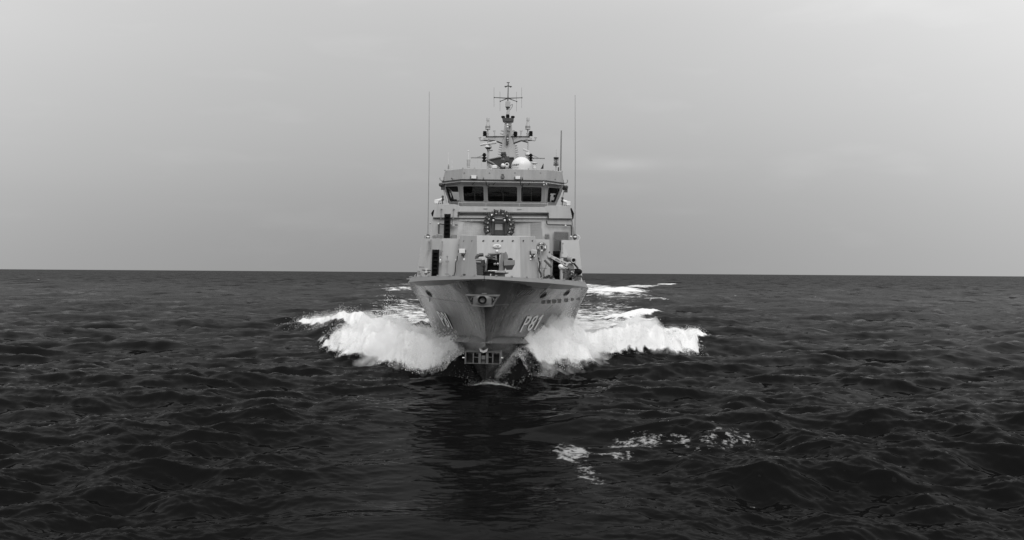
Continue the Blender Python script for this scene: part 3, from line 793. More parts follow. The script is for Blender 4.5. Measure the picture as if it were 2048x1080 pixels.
# crest on the fascia: dark roundel with ring and small crown
c = P(1005.3, 354, Yr + .0); q = MB(); q.lathe([(.0, -.08), (.10, -.08), (.12, -.05), (.12, .02)], c, (0, 1, 0), 20)
q.panel([c + Vector(p) for p in ((-.07, -.06, .10), (.07, -.06, .10), (.09, -.06, .20), (.04, -.06, .15), (0, -.06, .22), (-.04, -.06, .15), (-.09, -.06, .20))], .06)
cre = put(q, 'ship_crest', DARK, ship)
q = MB(); q.torus(c + Vector((0, -.085, 0)), .075, .012, (0, 1, 0), 16, 5); q.ball(c + Vector((0, -.085, 0)), .035, 8); put(q, 'crest_ring', SHADEP, ship, cre)
# A bracket at the stem of the fascia
q = MB()
for a, b in (((1014, 333), (1009.5, 344)), ((1014, 333), (1018.5, 344.5)), ((1014, 336), (1014, 342)), ((1011.5, 339.5), (1017, 340))): q.tube(P(*a, Yr + .1), P(*b, Yr + .1), .04, n=6)
put(q, 'roof_bracket', SHADEP, ship)
# --- floodlights
def flood(px0, py0, px1, py1, Y, lens=LENS, arm=True, face=None):
    a = P(px0, py0, Y); b = P(px1, py1, Y); c = (a + b) / 2; w = abs(b.x - a.x); h = abs(a.z - b.z)
    q = MB(); q.hexa([(c.x - w / 2, Y, c.z - h / 2), (c.x + w / 2, Y, c.z - h / 2), (c.x + w * .35, Y + .22, c.z - h * .3), (c.x - w * .35, Y + .22, c.z - h * .3),
                      (c.x - w / 2, Y, c.z + h / 2), (c.x + w / 2, Y, c.z + h / 2), (c.x + w * .35, Y + .22, c.z + h * .3), (c.x - w * .35, Y + .22, c.z + h * .3)])
    o = put(q, 'floodlight', WHITE, ship, bevel=.012)
    q = MB(); q.cbox((c.x, Y - .012, c.z), w * .86, .02, h * .8); put(q, 'lamp_glass', lens, ship, o)
    q = MB()
    q.box(c.x - w / 2 - .04, c.x + w / 2 + .04, Y + .26, Y + .3, c.z - h * .35, c.z - h * .1)
    for sx in (-1, 1): q.box(c.x + sx * (w / 2 + .03) - .02, c.x + sx * (w / 2 + .03) + .02, Y + .02, Y + .29, c.z - h * .36, c.z + .06)
    if arm: q.tube((c.x, Y + .1, c.z - h / 2), (c.x, Y + .1, c.z - h / 2 - .12), .05); q.tube((c.x, Y + .1, c.z - h / 2 - .1), (c.x + .02, Y + .5, c.z - h / 2 - .1), .05)
    put(q, 'lamp_bracket', DARK, ship, o)
    return o
flood(942.3, 350.5, 952.7, 357.7, Yr - .15, arm=False); flood(1030.6, 352, 1040.6, 358.7, Yr - .15, arm=False)
flood(918, 497.3, 930.3, 507, 12.0)
GREYG = mat('lamp_glass_grey', .35, .15)
flood(1062.3, 499.5, 1073.7, 508, 12.0, GREYG)
for px, py in ((1060.5, 512.5), (1069, 512.5), (1061, 519), (1057, 513)): sph_lamp(px, py, 12.05, .075)
q = MB()
for a, b in (((1055.5, 513.5), (1072, 512.5)), ((1064, 513), (1061, 519)), ((924, 508), (930, 518)), ((930, 510), (929, 518))): q.tube(P(*a, 12.2), P(*b, 12.2), .035, n=6)
put(q, 'lamp_conduit', DARK, ship)
# --- horns and lamps at the ends of the bridge roof
for sx, x, y in ((-1, 884, 357), (1, 1131, 362)):
    q = MB(); c = P(x, y, 19.4); q.torus(c, .14, .03, (0, 1, 0), 12, 6, R(0), R(250)); o = put(q, 'loop_antenna', SHADEP, ship)
    q = MB(); c = P(x - sx * 1 + (1 if sx > 0 else -2), y + 13.5, 19.3); q.lathe([(.10, -.2), (.13, -.15), (.13, .1), (.06, .2)], c, (sx * .5, -.6, .3), 10); put(q, 'roof_horn', DARK, ship)
    q = MB(); c = P(x + (1 if sx > 0 else 1.5), y + 19.5, 19.4); q.cbox(c, .2, .25, .2); q.tube(c, c + Vector((-sx * .15, 0, .35)), .05); put(q, 'horn_bracket', DARK, ship)
    q = MB(); a = P(x - sx * 3, y + 20, 19.5); q.tube(a, P(x - sx * 9, y + 48, 19.5), .025); put(q, 'drain_pipe', PAINT, ship)
# searchlights on the wing ends
for sx, x0 in ((-1, 873), (1, 1137)):
    c = P(x0, 403 if sx < 0 else 406.5, 18.0)
    q = MB(); q.hexa([(c.x - .12, c.y - .1, c.z - .14), (c.x + .12, c.y - .1, c.z - .14), (c.x + .12, c.y + .2, c.z - .14), (c.x - .12, c.y + .2, c.z - .14),
                      (c.x - .12, c.y - .1, c.z + .12), (c.x + .12, c.y - .1, c.z + .12), (c.x + .12, c.y + .2, c.z + .12), (c.x - .12, c.y + .2, c.z + .12)])
    e = c + Vector((-sx * .38, 0, .17)); q.tube(c + Vector((0, 0, .02)), e, .11, .07, 10)
    o = put(q, 'wing_searchlight', WHITE, ship, bevel=.01)
    q = MB(); q.ball(e + Vector((0, 0, .14)), .08, 8); q.ball(e + Vector((0, 0, -.03)), .1, 8); q.tube(e, e + Vector((-sx * .02, 0, .14)), .04)
    for dx in (0, -.12, -.22): q.tube(c + Vector((sx * dx * 1.2, 0, -.1)), c + Vector((sx * dx * 1.2, 0, -.24)), .035)
    q.tube(c + Vector((-sx * .36, 0, .1)), c + Vector((-sx * .40, 0, -.24)), .03)
    put(q, 'searchlight_yoke', DARK, ship, o)
# --- conduits, fans, louvres on the superstructure front
Yw = 17.5
q = MB(); q.path([P(877, 447.5, Yw), P(887, 449, Yw), P(903, 449.5, Yw - .05), P(915.5, 450, Yw)], .035); q.path([P(878, 448, Yw), P(877.5, 468, Yw)], .04)
cd = put(q, 'conduit', DARK, ship)
sph_lamp(876.8, 447.3, Yw - .12, .075); sph_lamp(902.5, 448, Yw - .1, .06)
q = MB(); c = P(906.5, 447.5, Yw - .15); q.lathe([(.09, -.16), (.11, -.1), (.08, .1), (.1, .16)], c, n=10); put(q, 'alarm_sounder', PAINT2, ship, smooth=True)
q = MB(); q.path([P(1093, 441, Yw), P(1093.5, 447, Yw), P(1096, 449.3, Yw), P(1130, 450, Yw), P(1142.5, 450.5, Yw), P(1143.5, 474, Yw)], .04); put(q, 'conduit', DARK, ship)
sph_lamp(1131, 451.3, Yw - .12, .075); sph_lamp(1142, 473.5, Yw - .25, .085)
for px, py in ((869, 473.5), (875.5, 471.5), (881.5, 472.3)):
    q = MB(); c = P(px, py, 16.6); q.torus(c, .085, .045, (0, 1, 0), 14, 6); q.ball(c, .05, 8); put(q, 'hose_coupling', SHADEP, ship, smooth=True)
q = MB(); a = P(903, 469, 17.3); b = P(912, 478, 17.3); q.box(a.x, b.x, 17.3, 17.6, b.z, a.z); put(q, 'junction_box', SHADEP, ship, bevel=.01)
for px, py in ((932, 440.5), (943, 440.8), (860.5, 446)):
    q = MB(); c = P(px, py, Yw); q.ball(c, .045, 8); q.cbox(c + Vector((0, .05, -.04)), .12, .1, .05); put(q, 'wall_fitting', PAINT2, ship)
def louvre(x0, y0, x1, y1, Y, n, dark=False, dx=0.0):
    a = P(x0, y0, Y); b = P(x1, y1, Y); q = MB(); t = .03
    q.box(a.x, b.x, Y + .08, Y + .12, b.z, a.z)
    o = put(q, 'louvre', BLACK if not dark else SHADEP, ship)
    h = (a.z - b.z) / n; s = MB(); w = b.x - a.x
    s.hexa([(0, .0, -h * .35), (w, .0, -h * .35), (w, .07, -h * .05), (0, .07, -h * .05), (0, .0, -h * .12), (w, .0, -h * .12), (w, .07, h * .18), (0, .07, h * .18)])
    s0 = s.build('slat', PAINT2 if not dark else SHADEP, o)
    for k in range(n):
        d = s0 if k == 0 else s0.copy()
        if k: COL.objects.link(d); d.parent = o
        d.location = Vector((a.x + dx * k, Y, a.z - (k + .5) * h))
    return o
louvre(1108, 463, 1137, 480, 17.42, 10); louvre(1090, 468, 1098.5, 478.5, 17.42, 6); louvre(1108, 480.5, 1122.5, 502, 17.42, 12, True)
q = MB(); q.tube(P(1121.5, 483, 17.1), P(1121, 501, 17.1), .07, n=8); put(q, 'vent_pipe', DARK, ship)

# ------------------------------------------------------------------ roof fittings and aerials
def aerial(pts, r0, r1, m, name, par=None, n=6):
    q = MB()
    for i, (a, b) in enumerate(zip(pts, pts[1:])):
        k = len(pts) - 1; q.tube(a, b, lerp(r0, r1, i / k), lerp(r0, r1, (i + 1) / k), n)
    return put(q, name, m, ship, par)
for sx, xb, xt, yt, xm in ((-1, 855.8, 858.5, 183, 858), (1, 1150, 1150.2, 190, 1150.5)):
    o = aerial([P(xb, 470, 16.5), P(xm, 325, 16.5), P(xt, yt, 16.5)], .028, .012, WHIP, 'whip_aerial')
    q = MB(); c = P(xb, 472, 16.5); q.lathe([(.05, .12), (.13, .02), (.06, -.02), (.12, -.08), (.12, -.16), (.05, -.22)], c, n=10); put(q, 'aerial_insulator', DARK, ship, o, smooth=True)
    q = MB(); c = P(xb, 474, 16.45); q.ball(c, .09, 8); q.torus(c + Vector((sx * .14, 0, -.05)), .16, .022, (0, 1, 0), 10, 5, R(-60), R(120)); put(q, 'aerial_tuner', WHITE, ship, o)
aerial([P(849, 478, 16.5), P(850, 471, 16.5), P(853, 467, 16.5)], .03, .02, SHADEP, 'cable_loop')
aerial([P(896.8, 338, 19.5), P(896.8, 305, 19.5)], .012, .008, WHITE, 'white_whip'); aerial([P(904, 338, 19.6), P(904, 318, 19.6)], .012, .008, WHITE, 'white_whip')
q = MB(); c = P(897, 335, 19.5); q.cbox(c, .1, .1, .2); q.cbox(c + Vector((0, 0, .14)), .06, .06, .1); put(q, 'whip_base', SHADEP, ship)
q = MB(); c = P(936.7, 335, 19); S = MPX(19)
q.lathe([(.10, 0), (.08, .06), (.105, .12), (.10, .30), (.115, .38), (.115, .5), (.04, .52)], c, n=12); o = put(q, 'gps_drum', PAINT2, ship, smooth=True)
q = MB(); q.tube(P(937, 318, 19), P(937, 302, 19), .02, n=6); q.tube(P(935.3, 301.8, 19), P(938.6, 301.8, 19), .03, n=6); put(q, 'drum_pole', WHITE, ship, o)
# big radome with lettering
c = P(1042.5, 333, 18.6); rr0 = 19.8 * MPX(18.6)
q = MB(); q.lathe([(rr0 * .93, -.6), (rr0, -.1)] + [(rr0 * math.cos(R(a)), rr0 * math.sin(R(a)) * .93) for a in range(0, 91, 6)], c + Vector((0, 0, .02)), n=40)
rd = put(q, 'radome', WHITE, ship, smooth=True)
vs, fs = text_mesh('ORBIT', .0, .03); tm = MB(); pts = []
for x, y, e in vs:
    px = lerp(1024.5, 1039, x); py = lerp(333.3, 329.8, y); Yq = 18.6
    d = P(px, py, Yq) - c; r = math.sqrt(max(.0, rr0 ** 2 - d.x ** 2 - (d.z / .93) ** 2)); pts.append((c.x + d.x, c.y - r - .012, c.z + d.z))
tm.add(pts, fs); put(tm, 'radome_lettering', DARK, ship, rd)
q = MB(); q.path([P(1024.3, 335.8, 17.97), P(1031, 335.2, 17.95), P(1037, 334.9, 17.95)], .008, 4); q.tube(P(1023.6, 329, 18.0), P(1023.6, 334, 18.0), .01, n=4); put(q, 'lettering_rule', DARK, ship, rd)
q = MB(); c = P(1068.5, 337.5, 19); q.lathe([(.11, 0), (.10, .28), (.12, .30)], c, n=12); q.lathe([(.05, .3), (.2, .33), (.2, .37), (.04, .40)], c, n=14); put(q, 'mushroom_aerial', WHITE, ship, smooth=True)
q = MB(); a = P(984, 330, 19.2); b = P(994, 337.5, 19.2); q.box(a.x, b.x, 19.2, 19.8, b.z, a.z); put(q, 'white_locker', WHITE, ship, bevel=.04)
q = MB(); q.ball(P(1006, 331, 18.9), .14, 10); put(q, 'small_dome', WHITE, ship, smooth=True)
# cage aerial and thick pole at the port side of the roof
c = P(1112, 331, 19.6); S = MPX(19.6); q = MB()
q.lathe([(.17, 0), (.17, .05), (.05, .07)], c, n=12); q.lathe([(.06, .38), (.17, .46), (.17, .52), (.05, .54)], c, n=12)
for k in range(6):
    a = 2 * math.pi * k / 6; q.tube(c + Vector((.15 * math.cos(a), .15 * math.sin(a), .04)), c + Vector((.15 * math.cos(a + 1), .15 * math.sin(a + 1), .47)), .016, n=5)
q.tube(c + Vector((0, 0, .05)), c + Vector((0, 0, .5)), .05)
o = put(q, 'cage_aerial', DARK, ship)
q = MB(); q.tube(c, c + Vector((0, 0, -.32)), .035); q.tube(c + Vector((0, 0, .5)), c + Vector((0, 0, 1.03)), .012, n=5); put(q, 'aerial_post', PAINT2, ship, o)
q = MB(); q.tube(P(1121.3, 341, 19.4), P(1122.7, 261, 19.4), .055, .04, 8); put(q, 'roof_pole', WHIP, ship)
q = MB(); q.tube(P(1116.7, 342, 19.4), P(1116.8, 334.5, 19.4), .04, n=6); put(q, 'vent_stub', DARK, ship)

# ------------------------------------------------------------------ mast
Ym = 22.0
tw = MB()
def pent(pts, Y0, Y1):
    tw.panel([P(x, y, Y0) for x, y in pts], Y1 - Y0)
prof = [(1000, 336), (1001, 312), (1004.3, 288), (1006, 271), (1009.8, 242.5), (1022.5, 242.7), (1026, 271), (1029.5, 288), (1031.5, 312), (1032, 336)]
pent(prof, Ym, Ym + .9)
mast = put(tw, 'mast', PAINT, ship, bevel=.015)
st = MB()
for side, pts in ((-1, [(1005.5, 261.5), (1003.8, 267.5), (1003, 290.5), (1001.8, 294.5), (1001, 299), (1000, 303.5), (999.6, 308.5), (999, 313.5)]),
                  (1, [(1025.3, 261.5), (1027, 267.5), (1030, 291.5), (1031.2, 295.5), (1032, 300), (1032.5, 304), (1033, 309), (1033, 313)])):
    for x, y in pts:
        c = P(x, y, Ym + .2); st.hexa([c + Vector(p) for p in ((-side * .15, -.05, -.09), (side * .13, -.05, .0), (side * .13, .15, .0), (-side * .15, .15, -.09), (-side * .15, -.05, -.02), (side * .13, -.05, .045), (side * .13, .15, .045), (-side * .15, .15, -.02))])
put(st, 'mast_steps', PAINT2, ship, mast)
for sx in (-1, 1):
    q = MB(); X = lambda dx: 1015.5 + sx * dx
    top_y = 273
    q.panel([P(X(7), 273, Ym), P(X(44), 273.5, Ym), P(X(44), 279, Ym), P(X(27), 281, Ym), P(X(11), 287, Ym)], .45)
    ya = put(q, 'yard_arm', PAINT, ship, mast, bevel=.01)
    q = MB(); q.tube(P(X(6), 273, Ym - .02), P(X(44), 273.3, Ym - .02), .03, n=6); q.path([P(X(12), 286.5, Ym - .03), P(X(27), 281.2, Ym - .03), P(X(41), 285, Ym)], .045)
    put(q, 'yard_rail', DARK, ship, mast)
    q = MB(); q.path([P(X(40), 281, Ym), P(X(48), 280.5, Ym), P(X(55), 281, Ym), P(X(56), 275, Ym), P(X(58), 274.8, Ym), P(X(53), 274.8, Ym)], .045); q.cbox(P(X(44), 278, Ym - .1), .3, .2, .14)
    put(q, 'yard_bracket', PAINT2, ship, mast)
    # canister aerial on a pole
    c = P(X(40), 259, Ym); q = MB(); s = MPX(Ym)
    q.lathe([(5 * s, 0), (5 * s, 2 * s), (4.6 * s, 7 * s), (2.7 * s, 13 * s), (2.3 * s, 16.5 * s), (2.9 * s, 17 * s), (3.1 * s, 23 * s), (2.9 * s, 23.5 * s)], c, n=16)
    o = put(q, 'bell_aerial', PAINT2, ship, mast, smooth=True)
    q = MB(); q.lathe([(4.95 * s, 2.5 * s), (4.95 * s, 6.5 * s)], c + Vector((0, 0, .005)), n=16); q.v = [((x - c.x) * 1.02 + c.x, (y - c.y) * 1.02 + c.y, z) for x, y, z in q.v]; put(q, 'bell_band', SHADEP, ship, mast, smooth=True)
    q = MB(); q.tube(c, P(X(40), 273.5, Ym), .045); q.tube(P(X(40), 266, Ym), P(X(40), 273, Ym), .08); q.tube(P(X(37), 266, Ym), P(X(41), 267.5, Ym), .03); put(q, 'bell_post', PAINT2, ship, mast)
    q = MB(); b = P(X(46), 272, Ym - .2); q.lathe([(.13, 0), (.13, .07), (.09, .09), (.13, .11), (.13, .19), (.09, .21), (.13, .23), (.12, .31), (.05, .33)], b, n=12); put(q, 'navigation_lamp', BLACK, ship, mast)
    q = MB(); q.tube(P(X(26), 272.5, Ym), P(X(26.8), 262, Ym), .04); q.tube(P(X(24), 261.5, Ym), P(X(29.5), 261.5, Ym), .04, n=6); q.cbox(P(X(25.5), 272, Ym), .2, .2, .05); put(q, 'tee_aerial', PAINT2, ship, mast)
q = MB(); c = P(1030.7, 272, Ym - .1); q.lathe([(.10, 0), (.14, .04), (.14, .12), (.11, .14), (.14, .16), (.14, .24), (.08, .30)], c, n=12); put(q, 'signal_lamp', BLACK, ship, mast)
q = MB(); q.hexa([P(*a, y) for a, y in (((1012, 289), Ym - .25), ((1017.3, 287.5), Ym - .25), ((1017.3, 287.5), Ym + .1), ((1012, 289), Ym + .1), ((1012.5, 271), Ym - .25), ((1017.5, 271), Ym - .25), ((1017.5, 271), Ym + .1), ((1012.5, 271), Ym + .1))])
ml = put(q, 'mast_lamp_housing', DARK, ship, mast)
q = MB(); q.ball(P(1015.3, 277.5, Ym - .28), .07, 10); q.ball(P(1015.5, 281.5, Ym - .26), .05, 10); put(q, 'mast_lamp', GREYG, ship, mast, smooth=True)
for px, py, r in ((1015, 249.5, .075), (1015.3, 254, .075)):
    q = MB(); q.ball(P(px, py, Ym - .25), r, 10); put(q, 'white_mast_lamp', LENS, ship, mast, smooth=True)
q = MB()
for px, py, w in ((1019.8, 250, .14), (1016, 259, .12), (1018.5, 261, .1), (1016, 267, .1)): q.cbox(P(px, py, Ym - .2), w, .2, w * 1.1)
put(q, 'mast_fittings', SHADEP, ship, mast)
q = MB(); q.panel([P(1004.3, 235.5, Ym - .2), P(1027, 235.8, Ym - .2), P(1026, 240.5, Ym - .2), P(1020, 243, Ym - .2), P(1011, 242.8, Ym - .2), P(1005, 240, Ym - .2)], .9); put(q, 'masthead_platform', DARK, ship, mast)
for px in (1006.2, 1025.6):
    q = MB(); c = P(px, 238, Ym - .1); q.lathe([(.06, 0), (.07, .06), (.13, .09), (.13, .17), (.09, .2)], c, n=12); put(q, 'masthead_lamp', BLACK, ship, mast)
q = MB(); c = P(1015.3, 239, Ym); q.lathe([(.10, 0), (.13, .05), (.10, .12), (.13, .16), (.12, .30), (.07, .36)], c, n=12); put(q, 'masthead_lamp', BLACK, ship, mast)
q = MB(); q.tube(P(1015.5, 229, Ym), P(1017, 216, Ym), .10, .085, 10); q.tube(P(1018, 228, Ym), P(1018.5, 219, Ym), .03); put(q, 'mast_pole', PAINT2, ship, mast)
q = MB(); c = P(1015.6, 219.5, Ym); q.lathe([(.09, 0), (.12, .05), (.08, .09), (.14, .13), (.14, .16)], c, n=12); put(q, 'pole_collar', DARK, ship, mast)
q = MB(); a = P(1011.2, 203, Ym); b = P(1020.5, 214.5, Ym); q.box(a.x, b.x, Ym - .15, Ym + .15, b.z, a.z); put(q, 'aerial_box', WHITE if False else PAINT, ship, mast, bevel=.02)
q = MB(); q.path([P(1020.5, 211, Ym), P(1025, 208.5, Ym), P(1024.7, 213, Ym), P(1020, 220, Ym)], .022, 5); put(q, 'box_cable', SHADEP, ship, mast)
q = MB(); q.tube(P(1015.7, 203, Ym), P(1016.6, 166, Ym), .035, .025); q.tube(P(1013.4, 165.2, Ym), P(1019.4, 165.2, Ym), .025, n=6); q.lathe([(.12, 0), (.04, .12)], P(1016, 197.5, Ym), n=8)
for a, b in (((1016.3, 172), (1008.8, 173)), ((1016.3, 172), (1024, 173.3)), ((1016.3, 171), (1010.5, 174.7)), ((1016.3, 171), (1022, 174.8)), ((1016.3, 168.5), (1016.3, 175))): q.tube(P(*a, Ym), P(*b, Ym), .028, n=6)
put(q, 'top_pole', DARK, ship, mast)
for xa, ya, y0, y1, Yq in ((988.5, 195, 175, 214, Ym - .4), (1043.8, 195.5, 175, 216, Ym - .4), (1000.5, 202.5, 183, 222, Ym + .6), (1033.5, 203, 184, 223, Ym + .6)):
    q = MB(); q.tube(P(1016, 196.5, Ym), P(xa, ya, Yq), .035, .022, 6); q.ball(P(xa, ya, Yq), .045, 8); o = put(q, 'dipole_arm', DARK, ship, mast)
    q = MB(); q.tube(P(xa - .5, y0, Yq), P(xa - .5, y1, Yq), .011, n=5); put(q, 'dipole', WHIP, ship, mast)
# radars
q = MB(); c = P(976.5, 300.5, 21); s = MPX(21)
q.lathe([(1.6 * s, 0), (6.6 * s, 5.0 * s), (6.8 * s, 5.6 * s)], c, n=18); ra = put(q, 'radar', DARK, ship, smooth=True)
q = MB(); q.lathe([(7.0 * s, 5.4 * s), (7.0 * s, 8 * s), (5 * s, 11 * s), (2 * s, 11.6 * s)], c, n=18); put(q, 'radar_gearbox', WHITE, ship, ra, smooth=True)
q = MB(); a = P(960.5, 290.2, 21.3); b = P(993, 284.3, 20.4); d = (b - a).normalized(); 
q.hexa([a + Vector((0, -.12, -.05)), b + Vector((0, -.12, -.09)), b + Vector((0, .12, -.09)), a + Vector((0, .12, -.05)), a + Vector((0, -.12, .05)), b + Vector((0, -.12, .09)), b + Vector((0, .12, .09)), a + Vector((0, .12, .05))]); put(q, 'radar_scanner', WHITE, ship, ra, bevel=.03)
q = MB(); q.tube(P(976, 338, 21), P(976.3, 300, 21), .075, n=10); q.torus(P(980, 300.5, 20.95), .16, .03, (0, 0, 1), 12, 5); q.tube(P(975.5, 326, 21), P(982, 336, 21), .06); put(q, 'radar_post', PAINT2, ship, ra)
q = MB(); c = P(1055, 313, 21); q.lathe([(2 * s, 0), (5.5 * s, 3 * s), (5.5 * s, 6 * s), (3 * s, 8 * s)], c, n=16); ra = put(q, 'radar', WHITE, ship, smooth=True)
q = MB(); a = P(1046, 297.8, 20.2); b = P(1060, 304, 21.6)
q.hexa([a + Vector((0, -.1, -.07)), b + Vector((0, -.1, -.10)), b + Vector((0, .12, -.10)), a + Vector((0, .12, -.07)), a + Vector((0, -.1, .05)), b + Vector((0, -.1, .06)), b + Vector((0, .12, .06)), a + Vector((0, .12, .05))]); put(q, 'radar_scanner', WHITE, ship, ra, bevel=.03)
q = MB(); q.tube(P(1056, 338, 21), P(1055.5, 312, 21), .08); q.tube(P(1056.3, 285, 21.4), P(1056.3, 300, 21.4), .05); put(q, 'radar_post', PAINT2, ship, ra)
# lower spreaders with lamp stacks
for sx, pts, lx, ly0, ly1 in ((-1, ((943, 315.3), (976, 315.5), (952, 315.2), (968, 310)), 968.3, 306, 324), (1, ((1088.5, 316.7), (1060, 315.6), (1078, 316), (1064, 310)), 1061.3, 307.5, 322.5)):
    q = MB(); q.tube(P(*pts[0], 21), P(*pts[1], 21), .035, n=6); q.tube(P(*pts[2], 21), P(*pts[3], 21), .022, n=5)
    for k in range(4): q.ball(P(lerp(pts[0][0], pts[1][0], k / 4), pts[0][1], 21), .05, 6)
    sp_ = put(q, 'signal_spreader', SHADEP, ship)
    c = P(lx, ly1, 20.8); h = (ly1 - ly0) * MPX(20.8); q = MB()
    pr = []
    for k in range(3): pr += [(.13, h * (k + .05) / 3), (.13, h * (k + .6) / 3), (.08, h * (k + .7) / 3), (.08, h * (k + .98) / 3)]
    q.lathe(pr, c, n=12); put(q, 'lamp_stack', BLACK, ship, sp_)
    q = MB()
    for k in (.15, .4, .65, .9)[:3]:
        x = lerp(pts[0][0], pts[1][0], k * .9); q.tube(P(x, pts[0][1], 21), P(x + 1, 338, 21), .006, n=4)
    put(q, 'signal_halyard', PAINT2, ship, sp_)
q = MB(); q.panel([P(972.5, 320.5, 20.9), P(999, 314.3, 20.9), P(1028, 315, 20.9), P(1024, 333, 20.9), P(999, 334, 20.9), P(985, 326.5, 20.9)], 1.4); dkp = put(q, 'mast_platform', DARK, ship)
q = MB(); q.path([P(972, 320, 20.8), P(999, 314, 20.8), P(1028, 314.5, 20.8)], .04); q.path([P(975, 321, 20.8), P(985, 326, 20.8), P(1000, 337, 20.8)], .05); put(q, 'platform_edge', SHADEP, ship, dkp)
q = MB(); q.lathe([(.2, 0), (.22, .3), (.15, .45), (.18, .6), (.08, .72)], P(1007.5, 330, 19.8), n=12); q.cbox(P(1007, 306.5, 19.8), .3, .3, .12); q.cbox(P(1014, 318, 19.8), .28, .4, .3)
q.tube(P(1001, 311, 19.7), P(1006, 306, 19.7), .05); q.tube(P(1009, 304, 19.7), P(1012, 310, 19.7), .05); eo = put(q, 'camera_turret', DARK, ship)
q = MB(); q.torus(P(1014, 329.5, 19.3), .11, .03, (0, 1, 0), 14, 6); q.cbox(P(1014, 333, 19.4), .2, .2, .12); put(q, 'turret_lens', WHITE, ship, eo)

# ------------------------------------------------------------------ deck gun, on its own mount
g0 = P(992, 556, 7.6); g0.z = 4.2
gun = root('deck_gun', 'grey remote gun mount on the foredeck with its muzzle pointing forward', 'gun', g0)
G = 7.4
q = MB(); c = P(996, 556, G + .9); c.z = 4.15; zt_ = P(996, 544.5, G + .9).z
q.lathe([(.62, 0), (.42, .15), (.36, zt_ - c.z - .1), (.55, zt_ - c.z - .05), (.55, zt_ - c.z)], c, n=20); put(q, 'gun_pedestal', GUNM, gun, smooth=True)
q = MB(); a = P(968, 541.5, G); b = P(1009, 545, G); q.box(a.x, b.x, G - .1, G + 1.6, b.z, a.z); put(q, 'gun_turntable', DARK, gun)
def pp(mb, pts, Y, th, name, m, **k): mb.panel([P(x, y, Y) for x, y in pts], th); return put(mb, name, m, gun, **k)
pp(MB(), [(969.5, 541), (973.5, 519), (976, 506), (1000.5, 505), (1001, 508), (978, 509), (976, 521), (973.5, 541)], G, 1.3, 'gun_cradle', GUNM, bevel=.01)
pp(MB(), [(976, 509), (998, 508), (997, 541), (973, 541)], G + .55, .8, 'receiver_housing', CHUTE)
pp(MB(), [(975, 527), (996, 524), (996, 540), (974.5, 540)], G + .2, .4, 'recoil_well', BLACK)
q = MB(); c0 = P(991.5, 514, G - .3)
q.panel([P(970.5, 512.5, G - .9), P(978, 508.5, G - .5), P(993.5, 507.2, G - .3), P(993.8, 519.3, G - .3), P(988, 518.8, G - .4), P(975, 515.5, G - .7)], .5); brl = put(q, 'barrel_shroud', DARK, gun)
q = MB(); q.path([P(970.5, 512.3, G - .95), P(978, 508.6, G - .55), P(993.5, 507.4, G - .35)], .03); q.path([P(970.5, 512.8, G - .95), P(976, 516.3, G - .7), P(993.5, 519.3, G - .35)], .035); q.path([P(972, 512.6, G - .97), P(990, 513.3, G - .4)], .03)
q.ball(P(979, 512.3, G - .75), .05, 8); q.ball(P(984, 512.6, G - .65), .05, 8); q.tube(P(991, 511, G - .4), P(992, 517, G - .4), .04)
put(q, 'shroud_frame', GUNM, gun)
q = MB(); q.tube(P(985, 513.5, G + .3), P(984, 513.8, G - 2.1), .075, .05, 12); q.tube(P(984, 513.8, G - 2.1), P(984, 513.8, G - 2.35), .075, .075, 12); put(q, 'gun_barrel', DARK, gun, smooth=True)
for px in (989.5, 995.5):
    q = MB(); q.ball(P(px, 528, G + .1), .085, 10); put(q, 'recoil_cylinder', METAL, gun, smooth=True)
pp(MB(), [(1002, 504.5), (1007, 505.5), (1006.5, 541), (997.5, 541)], G - .05, 1.3, 'side_plate', GUNM, bevel=.012)
pp(MB(), [(1006.8, 507), (1011.5, 502.8), (1014.5, 509), (1016, 520), (1008, 541), (1006, 541)], G + .15, .9, 'side_shield', GUNM, bevel=.012)
q = MB()
fp = [P(1007.5, 520, G - .2), P(1029, 520, G - .1), P(1029.3, 530.3, G - .1), P(1008, 531.3, G - .2)]
bp_ = [p + Vector((0, .7, .0)) for p in fp]
lo = [P(1024, 539.5, G + .3), P(1013, 540, G + .3)]; lob = [p + Vector((0, .3, 0)) for p in lo]
q.hexa([fp[3], fp[2], bp_[2], bp_[3], fp[0], fp[1], bp_[1], bp_[0]]); sgt = put(q, 'sight_unit', GUNM, gun, bevel=.01)
q = MB(); q.hexa([lo[1], lo[0], lob[0], lob[1], fp[3] + Vector((.03, .03, -.004)), fp[2] + Vector((-.03, .03, -.004)), bp_[2] + Vector((-.03, 0, -.004)), bp_[3] + Vector((.03, 0, -.004))]); put(q, 'sight_wedge', SHADEP, gun)
q = MB(); q.lathe([(.13, 0), (.13, .06), (.05, .10)], P(1020.5, 520, G + .3), n=12); put(q, 'sight_cap', BLACK, gun, smooth=True)
# ammunition chute made of hinged links
q = MB(); q.path([P(967, 509.5, G), P(958, 510, G), P(954.3, 512.5, G - .02), P(953, 518, G - .05)], .09, 8); ach = put(q, 'ammunition_chute', DARK, gun)
lk0 = MB(); w = 12 * MPX(G); lk0.box(-w / 2, w / 2, 0, .3, -.055, .055); lk0.box(-w / 2 - .02, w / 2 + .02, -.03, .1, .02, .06)
l0 = lk0.build('chute_link', CHUTE, ach)
for k in range(9):
    d = l0 if k == 0 else l0.copy()
    if k: COL.objects.link(d); d.parent = ach
    d.location = P(lerp(958.5, 959.8, k / 8), 522.5 + k * 3.3, G - .05) - BASE[gun]
q = MB(); q.path([P(966, 520, G + .1), P(968.5, 530, G + .1), P(967, 540, G + .1), P(970, 552, G + .3)], .09, 8); q.cbox(P(964.5, 526, G), .16, .2, .3); q.cbox(P(972, 549, G + .4), .4, .4, .4); put(q, 'cable_trunk', DARK, gun)
